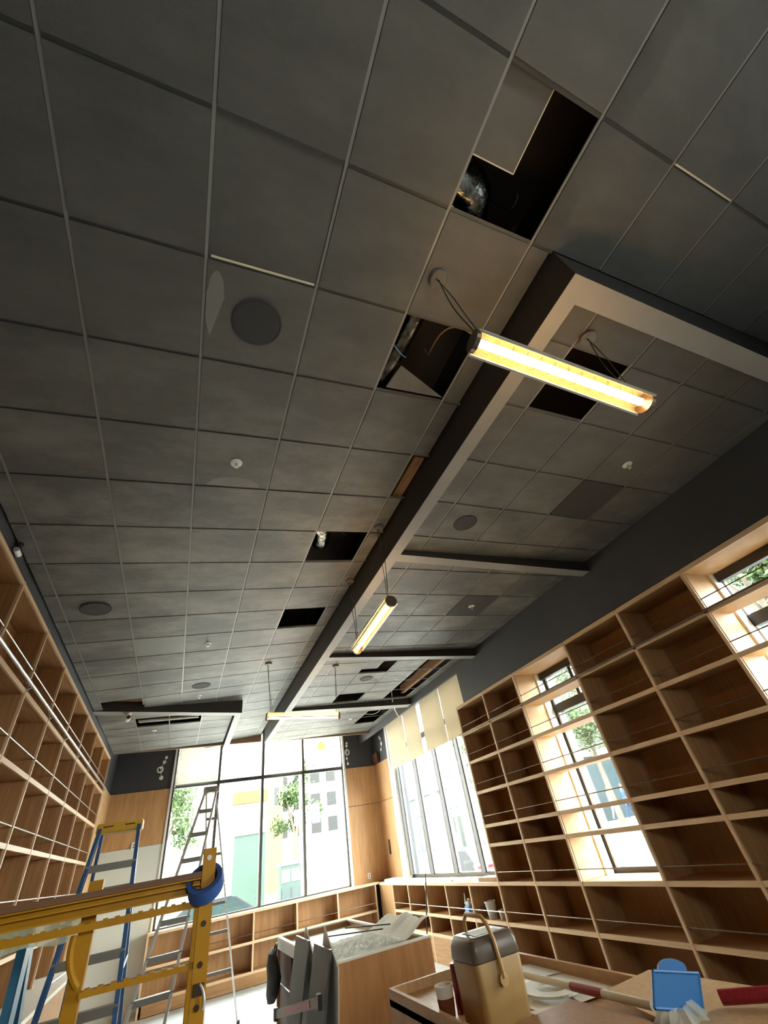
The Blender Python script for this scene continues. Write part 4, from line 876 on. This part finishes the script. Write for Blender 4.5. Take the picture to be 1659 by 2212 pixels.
for k, (lab, pts, mat) in enumerate([('scrap of white paper left of the hardboard sheet', [(2.34, 3.12), (2.52, 3.10), (2.55, 3.30), (2.40, 3.36)], 'paper'), ('grey sheet of paper near the far rim of the table', [(2.50, 3.75), (2.68, 3.70), (2.69, 4.10), (2.52, 4.15)], 'tray'),
                                     ('white paper scrap under the dowel', [(2.05, 3.10), (2.22, 3.05), (2.24, 3.22), (2.08, 3.30)], 'paper'), ('large tan paper sheet under the oval ring', [(2.12, 3.2), (2.66, 3.15), (2.68, 3.8), (2.14, 3.85)], 'rim')]):
    simple('paper_sheet', lab, 'paper', MB().poly([(x, y, -0.922 + 0.003*(3-k)) for x, y in pts], (0, 0, 0.0015)), M[mat], 'papers on the table')

# ------------------------------------------------------------------ things on the low right bookcase
jg = thing('jug', 'blue and white plastic jug on the low shelf under the blinds', 'jug', (4.86, 8.80, -1.21))
MB().box(4.80, 4.92, 8.72, 8.89, -1.21, -1.06).build('body', M['bluesoft'], jg, bevel=0.02)
MB().box(4.81, 4.91, 8.73, 8.88, -1.06, -1.02).build('shoulder', M['greyplastic'], jg, bevel=0.012)
MB().tube(bez((4.86, 8.74, -1.02), (4.86, 8.74, -0.98), (4.86, 8.82, -0.98), (4.86, 8.84, -1.02)), 0.010, 8).build('handle', M['greyplastic'], jg)
MB().lathe((4.86, 8.90, -1.04), [(0.022, 0), (0.018, 0.03), (0.004, 0.13)], 14).build('nozzle', M['greyplastic'], jg)
for lab, y, s in [('large grey white pail on the low shelf beside the blue jug', 8.09, 1.0), ('small pale pail on the low shelf beside the bookcase end', 7.80, 0.55)]:
    pl = thing('pail', lab, 'pail', (4.86, y, -1.21), 'pails on the low shelf')
    MB().lathe((4.86, y, -1.21), [(0.065*s, 0), (0.085*s, 0.19*s), (0.092*s, 0.19*s), (0.092*s, 0.21*s), (0.08*s, 0.21*s), (0.075*s, 0.15*s), (0.001, 0.15*s)], 24).build('wall', M['greyplastic'], pl, smooth=True)
    MB().tube([(4.86 + 0.09*s*math.cos(k*math.pi/8), y, -1.01 + (s-1)*0.2 - 0.03*s + 0.05*s*math.sin(k*math.pi/8)) for k in range(9)], 0.004, 6).build('bail', M['alu'], pl)
simple('pole', 'thin dark pole leaning against the low bookcase under the blinds', 'pole', MB().tube([(4.66, 9.95, -0.60), (4.55, 10.25, FL)], 0.012, 10), M['black'])
for lab, bx, mat in [('stack of white tiles at the corner end of the blind window sill', (4.78, 5.02, 11.7, 12.6, -0.754, -0.70), 'boardwhite'), ('second white board beside the tile stack on the sill', (4.80, 5.0, 11.0, 11.6, -0.754, -0.715), 'paper'),
                     ('long white strip lying along the middle of the sill', (4.95, 5.02, 8.6, 10.8, -0.754, -0.735), 'white'), ('flat white sheet at the front of the sill', (4.76, 4.92, 9.3, 10.6, -0.754, -0.748), 'paper'), ('brown wood scrap at the bookcase end of the sill', (4.80, 5.0, 7.65, 8.2, -0.754, -0.70), 'brownwood')]:
    simple('sill_board', lab, 'board', MB().box(*bx), M[mat], 'boards on the blind window sill')
for lab, y in [('white caulk tube lying on the sill, nearer the corner', 9.15), ('white caulk tube lying on the sill, nearer the bookcase', 8.55)]:
    ct = thing('caulk_tube', lab, 'tube', (4.86, y, -0.73), 'caulk tubes on the sill')
    MB().tube([(4.86, y, -0.725), (4.90, y + 0.22, -0.725)], 0.025, 14).build('barrel', M['white'], ct, smooth=True); MB().tube([(4.86, y, -0.725), (4.85, y - 0.09, -0.725)], [0.012, 0.004], 10).build('nozzle', M['greyplastic'], ct)

# ------------------------------------------------------------------ street outside
GZ = -2.05
tag(MB().box(-60, 120, 13.6, 140, GZ - 0.2, GZ - 0.02).box(5.62, 120, -60, 13.6, GZ - 0.2, GZ - 0.02).box(-60, -2.1, -60, 13.6, GZ - 0.2, GZ - 0.02).build('street', M['street'], origin=(0, 20, GZ)), 'pale street around the corner shop', kind='structure')
tag(MB().box(-20, 14, 13.6, 18.0, GZ - 0.02, GZ + 0.10).box(5.62, 10.5, -30, 13.6, GZ - 0.02, GZ + 0.10, 1).box(-20, 14, 23, 27, GZ - 0.02, GZ + 0.10).build('sidewalk', [M['walk'], M['street']], origin=(0, 15, GZ)), 'bright sidewalk outside the windows', kind='structure')
def facade(name, label, x0, x1, y0, y1, h, mat, side, cols_, rows_, zlo, ww, wh, wmat='shopglass'):
    r = thing(name, label, 'building', ((x0+x1)/2, (y0+y1)/2, GZ)); MB().box(x0, x1, y0, y1, GZ, GZ + h).build('wall', M[mat], r)
    MB().box(x0 - 0.2, x1 + 0.2, y0 - 0.2, y1 + 0.2, GZ + h, GZ + h + 0.4).build('cornice', M['stone'], r)
    for i in range(cols_):
        for j in range(rows_):
            t = (i + 0.5)/cols_; z = zlo + j*(h - (zlo-GZ))/max(rows_, 1)
            if side == '-y':
                x = x0 + (x1-x0)*t; w = MB().box(x-ww/2-0.1, x+ww/2+0.1, y0-0.08, y0, z-0.1, z+wh+0.1).build('window', M['stone'], r); MB().box(x-ww/2, x+ww/2, y0-0.10, y0-0.08, z, z+wh).build('pane', M[wmat], w)
            else:
                y = y0 + (y1-y0)*t; w = MB().box(x0-0.08, x0, y-ww/2-0.1, y+ww/2+0.1, z-0.1, z+wh+0.1).build('window', M['stone'], r); MB().box(x0-0.10, x0-0.08, y-ww/2, y+ww/2, z, z+wh).build('pane', M[wmat], w)
    return r
b1 = facade('building', 'pale stone shop building across the street past the end windows', -14, 4.15, 27, 36, 8, 'stone', '-y', 6, 2, 0.8, 1.5, 1.6, 'greyplastic')
MB().box(2.6, 4.1, 26.8, 27, GZ, 1.3).build('shop_door', M['greenpaint'], b1); MB().box(2.55, 4.13, 26.7, 27, 1.3, 1.5).build('lintel', M['stone'], b1)
MB().box(2.4, 4.1, 26.5, 27, 2.6, 3.1).build('awning', M['brick'], b1)
facade('tower', 'tan stone tower seen through the sheer shade', 6.9, 9.6, 52, 55, 18, 'tanstone', '-y', 2, 4, 4.5, 0.5, 1.6, 'grey_facade')
facade('building', 'tan office block far down the street behind the tower', 8.0, 22, 60, 70, 14, 'stone', '-y', 7, 4, 2, 1.2, 1.4, 'grey_facade')
b2 = facade('building', 'grey teal shopfront across the side street with a sign', 19, 30, 26, 46, 4.6, 'tealpaint', '-x', 7, 1, -1.2, 1.8, 1.9)
for k in range(4): MB().poly([(18.9, 29.5 + k*3.0, 1.3), (18.9, 31.5 + k*3.0, 1.3), (18.9, 31.5 + k*3.0, 2.1), (18.9, 30.5 + k*3.0, 3.0), (18.9, 29.5 + k*3.0, 2.1)], (0.15, 0, 0)).build('gable', M['stone'], b2)
cu = bpy.data.curves.new('sign_text', 'FONT'); cu.body = 'B I'; cu.size = 1.0; cu.extrude = 0.03; cu.materials.append(M['grey_facade'])
so0 = bpy.data.objects.new('sign_lettering', cu); COL.objects.link(so0)
so = bpy.data.objects.new('sign_lettering', bpy.data.meshes.new_from_object(so0.evaluated_get(bpy.context.evaluated_depsgraph_get()))); COL.objects.link(so); bpy.data.objects.remove(so0); so.parent = b2; so.location = Vector((18.85, 35.6, 0.35)) - WLOC[b2.name]; so.rotation_euler = (math.pi/2, 0, -math.pi/2)
facade('building', 'grey building behind the street trees of the side street', 34, 44, 0, 60, 30, 'grey_facade', '-x', 9, 5, -0.5, 1.6, 1.8)
def tree(label, x, y, h, cr, n, fork=3, z0=GZ, seed=1, low=0.45):
    rnd = random.Random(seed); r = thing('tree', label, 'tree', (x, y, z0)); top = V(x, y, z0 + h*low)
    tk = MB().tube([(x, y, z0), (x + 0.05, y + 0.04, z0 + h*low*0.6), top], [0.16, 0.13, 0.11], 9)
    for k in range(fork + 2):
        a = 2*math.pi*k/(fork+2) + rnd.uniform(-.3, .3); e = top + V(math.cos(a)*cr*0.55, math.sin(a)*cr*0.55, h*(1-low)*rnd.uniform(0.45, 0.75))
        tk.tube(bez(top, top + V(0, 0, h*0.1), top.lerp(e, 0.6) + V(0, 0, 0.1), e, 6), [0.09, 0.08, 0.07, 0.055, 0.045, 0.03, 0.02], 7)
    tk.build('trunk', M['bark'], r, smooth=True)
    fo = MB(); c0 = V(x, y, z0 + h*(low + (1-low)*0.6))
    blobs = [c0 + V(rnd.gauss(0, cr*0.42), rnd.gauss(0, cr*0.42), rnd.gauss(0, h*(1-low)*0.24)) for _ in range(16)]
    for i in range(n):
        c = rnd.choice(blobs) + V(rnd.gauss(0, 1), rnd.gauss(0, 1), rnd.gauss(0, 1))*cr*0.17
        u = V(rnd.gauss(0, 1), rnd.gauss(0, 1), rnd.gauss(0, 1)).normalized(); w = u.orthogonal().normalized(); s = rnd.uniform(0.06, 0.12)
        fo.add([c - u*s, c + w*s*0.55, c + u*s, c - w*s*0.55], [(0, 1, 2, 3)])
    fo.build('foliage', M['leaf'], r)['kind'] = 'stuff'
    return r
tree('leafy street tree with forked pale trunk outside the bookcase window', 20.2, 19.5, 8.0, 2.3, 6500, fork=4, z0=-1.1, seed=3, low=0.40)
tree('street tree showing at the top of the nearest bookcase window', 11.6, 4.7, 7.4, 1.7, 3600, seed=5, low=0.55)
tree('bright green tree beyond the grey teal shopfront window', 16.0, 24.0, 6.6, 1.5, 3200, seed=8, low=0.48)
tree('green tree across the street past the middle end window', 5.9, 28.2, 6.2, 1.15, 3600, seed=11, low=0.42)
tree('yellow green tree behind the aluminium ladder', -0.6, 24.0, 6.4, 1.5, 3400, seed=13, low=0.42)
PZ = -1.10
tag(MB().box(17.5, 70, 2, 60, GZ - 0.02, PZ).build('plaza', M['street'], origin=(40, 30, GZ)), 'raised pale plaza across the side street', kind='structure')
def person(label, x, y, fa, shirt, pants, stride=0.22, swing=0.15):
    r = thing('person', label, 'person', (x, y, PZ), 'people on the side street'); c, s = math.cos(fa), math.sin(fa)
    P = lambda f, l, z: (x + f*c - l*s, y + f*s + l*c, PZ + z)
    J = [P(0, 0, 0.95), P(0, 0, 1.12), P(0.01, 0, 1.32), P(0.0, 0, 1.47), P(0.02, 0, 1.55),
         P(0, 0.10, 0.90), P(stride*0.55, 0.10, 0.50), P(stride, 0.10, 0.09), P(stride + 0.14, 0.11, 0.04),
         P(0, -0.10, 0.90), P(-stride*0.3, -0.10, 0.49), P(-stride, -0.10, 0.12), P(-stride + 0.13, -0.11, 0.05),
         P(0, 0.18, 1.40), P(-swing*0.5, 0.22, 1.12), P(swing*0.2, 0.22, 0.88), P(swing*0.3, 0.22, 0.80),
         P(0, -0.18, 1.40), P(swing*0.5, -0.22, 1.12), P(swing*1.2, -0.20, 0.90), P(swing*1.4, -0.20, 0.82)]
    E = [(0, 1), (1, 2), (2, 3), (3, 4), (0, 5), (5, 6), (6, 7), (7, 8), (0, 9), (9, 10), (10, 11), (11, 12), (3, 13), (13, 14), (14, 15), (15, 16), (3, 17), (17, 18), (18, 19), (19, 20)]
    Rad = [0.13, 0.125, 0.14, 0.08, 0.05, 0.095, 0.065, 0.045, 0.04, 0.095, 0.065, 0.045, 0.04, 0.06, 0.045, 0.035, 0.035, 0.06, 0.045, 0.035, 0.035]
    off = WLOC[r.name]; me = bpy.data.meshes.new('body'); me.from_pydata([tuple(Vector(j) - off) for j in J], E, [])
    o = bpy.data.objects.new('body', me); COL.objects.link(o)
    bm = bmesh.new(); bm.from_mesh(me); lay = bm.verts.layers.skin.verify(); bm.verts.ensure_lookup_table()
    for v, rr in zip(bm.verts, Rad): v[lay].radius = (rr, rr)
    bm.verts[0][lay].use_root = True; bm.to_mesh(me); bm.free()
    o.modifiers.new('skin', 'SKIN'); o.modifiers.new('sub', 'SUBSURF').levels = 1
    dg = bpy.context.evaluated_depsgraph_get(); m2 = bpy.data.meshes.new_from_object(o.evaluated_get(dg)); o.modifiers.clear(); o.data = m2
    m2.materials.clear()
    for mm in (shirt, pants, 'skin', 'black'): m2.materials.append(M[mm])
    for p in m2.polygons:
        z = p.center.z; l = abs(-p.center.x*s + p.center.y*c)
        p.material_index = 3 if z < 0.11 else (2 if (z > 1.49 or (z < 1.10 and l > 0.165 and z > 0.7)) else (1 if z < 0.98 else 0)); p.use_smooth = True
    o.parent = r
    hd = MB(); hc = Vector(P(0.03, 0, 1.66)); hd.lathe(hc, [(0.001, -0.125), (0.045, -0.12), (0.07, -0.07), (0.085, 0.0), (0.08, 0.06), (0.05, 0.11), (0.001, 0.125)], 16); hd.build('head', M['skin'], r, smooth=True)
    MB().lathe(hc + Vector((-0.012*c, -0.012*s, 0.012)), [(0.09, 0.0), (0.088, 0.06), (0.055, 0.118), (0.001, 0.128)], 16).build('hair', M['hair'], r, smooth=True)
    return r
person('person in white walking outside the bookcase window, leading the others', 25.6, 25.0, -1.2, 'shirtw', 'shirtw')
person('person in a pale blue shirt and jeans walking in the middle outside', 25.8, 24.0, -1.1, 'shirtb', 'jeans')
person('person in a white shirt and jeans walking last outside the window', 25.5, 23.2, -1.3, 'shirtw', 'jeans', 0.18)
# parked car
cr_ = thing('car', 'grey car parked outside behind the blue tape roll', 'car', (0.9, 18.9, GZ))
pr_ = [(-2.1, 0.35), (-2.15, 0.75), (-1.9, 0.95), (-1.2, 1.02), (-0.55, 1.45), (0.75, 1.47), (1.5, 1.02), (2.1, 0.9), (2.15, 0.4)]
MB().poly([(1.1 + a, 18.2, GZ + z) for a, z in pr_], (0, 1.6, 0)).build('body', M['carpaint'], cr_, bevel=0.06, smooth=True)
gl = [(-1.05, 1.03), (-0.5, 1.40), (0.7, 1.41), (1.3, 1.03)]
MB().poly([(1.1 + a, 18.17, GZ + z) for a, z in gl], (0, 0.02, 0)).build('side_window', M['shopglass'], cr_)
for dx in (-1.35, 1.35): MB().lathe((1.1 + dx, 18.15, GZ + 0.33), [(0.001, 0), (0.2, 0), (0.33, 0.02), (0.33, 0.2), (0.001, 0.2)], 20, 'y').build('wheel', M['black'], cr_)
for dx in (-2.05, 2.05): MB().box(1.1 + dx - 0.06, 1.1 + dx + 0.06, 18.25, 18.5, GZ + 0.65, GZ + 0.8).build('headlamp', M['white'], cr_)
ts = thing('traffic_signal', 'pale signal post with a dark signal head across the street', 'traffic signal', (5.75, 24.2, GZ))
MB().tube([(5.75, 24.2, GZ + 0.1), (5.75, 24.2, 1.3)], 0.07, 12).build('post', M['greyplastic'], ts); MB().box(5.82, 6.2, 24.0, 24.3, 1.2, 1.95).build('signal_head', M['tealpaint'], ts); MB().tube([(5.75, 24.2, 1.3), (6.0, 24.15, 1.3)], 0.04, 8).build('arm', M['greyplastic'], ts)
nr = thing('news_rack', 'green street vending rack outside the middle end window', 'rack', (4.68, 23.8, GZ))
MB().box(4.25, 5.1, 23.5, 24.1, GZ + 0.1, -0.15).build('cabinet', M['greenpaint'], nr); MB().box(4.2, 5.15, 23.45, 24.15, -0.15, -0.03).build('lid', M['white'], nr)
for x in (4.30, 4.72): MB().box(x, x + 0.34, 23.47, 23.5, -1.6, -0.9).build('door', M['shopglass'], nr); MB().box(x, x + 0.34, 23.47, 23.5, -0.7, -0.3).build('display', M['greyplastic'], nr)
lp = thing('lamp_post', 'white street sign post in front of the green tree', 'post', (5.15, 24.0, GZ))
MB().tube([(5.25, 24.0, GZ + 0.1), (5.25, 24.0, 3.2)], 0.05, 10).build('post', M['white'], lp); MB().box(4.95, 5.45, 23.9, 23.94, 1.2, 1.8).build('sign', M['white'], lp)
cb = thing('bollard', 'tapering grey stone pedestal outside the blind window', 'pedestal', (16.0, 29.0, GZ))
MB().add([(15.3, 28.3, GZ), (16.7, 28.3, GZ), (16.7, 29.7, GZ), (15.3, 29.7, GZ), (15.7, 28.7, -1.1), (16.3, 28.7, -1.1), (16.3, 29.3, -1.1), (15.7, 29.3, -1.1)], [(0, 3, 2, 1), (4, 5, 6, 7), (0, 1, 5, 4), (1, 2, 6, 5), (2, 3, 7, 6), (3, 0, 4, 7)]).build('base', M['grey_facade'], cb)
MB().box(15.75, 16.25, 28.75, 29.25, -1.1, -0.2).build('shaft', M['stone'], cb)
pb = thing('planter', 'white street planter with a red band by the bookcase end', 'planter', (14.0, 22.9, GZ))
MB().lathe((14.0, 22.9, GZ + 0.1), [(0.5, 0), (0.6, 0.45), (0.55, 0.45), (0.5, 0.4), (0.001, 0.4)], 20).build('bowl', M['white'], pb); MB().lathe((14.0, 22.9, GZ + 0.1), [(0.585, 0.28), (0.615, 0.40)], 20).build('band', M['red'], pb)
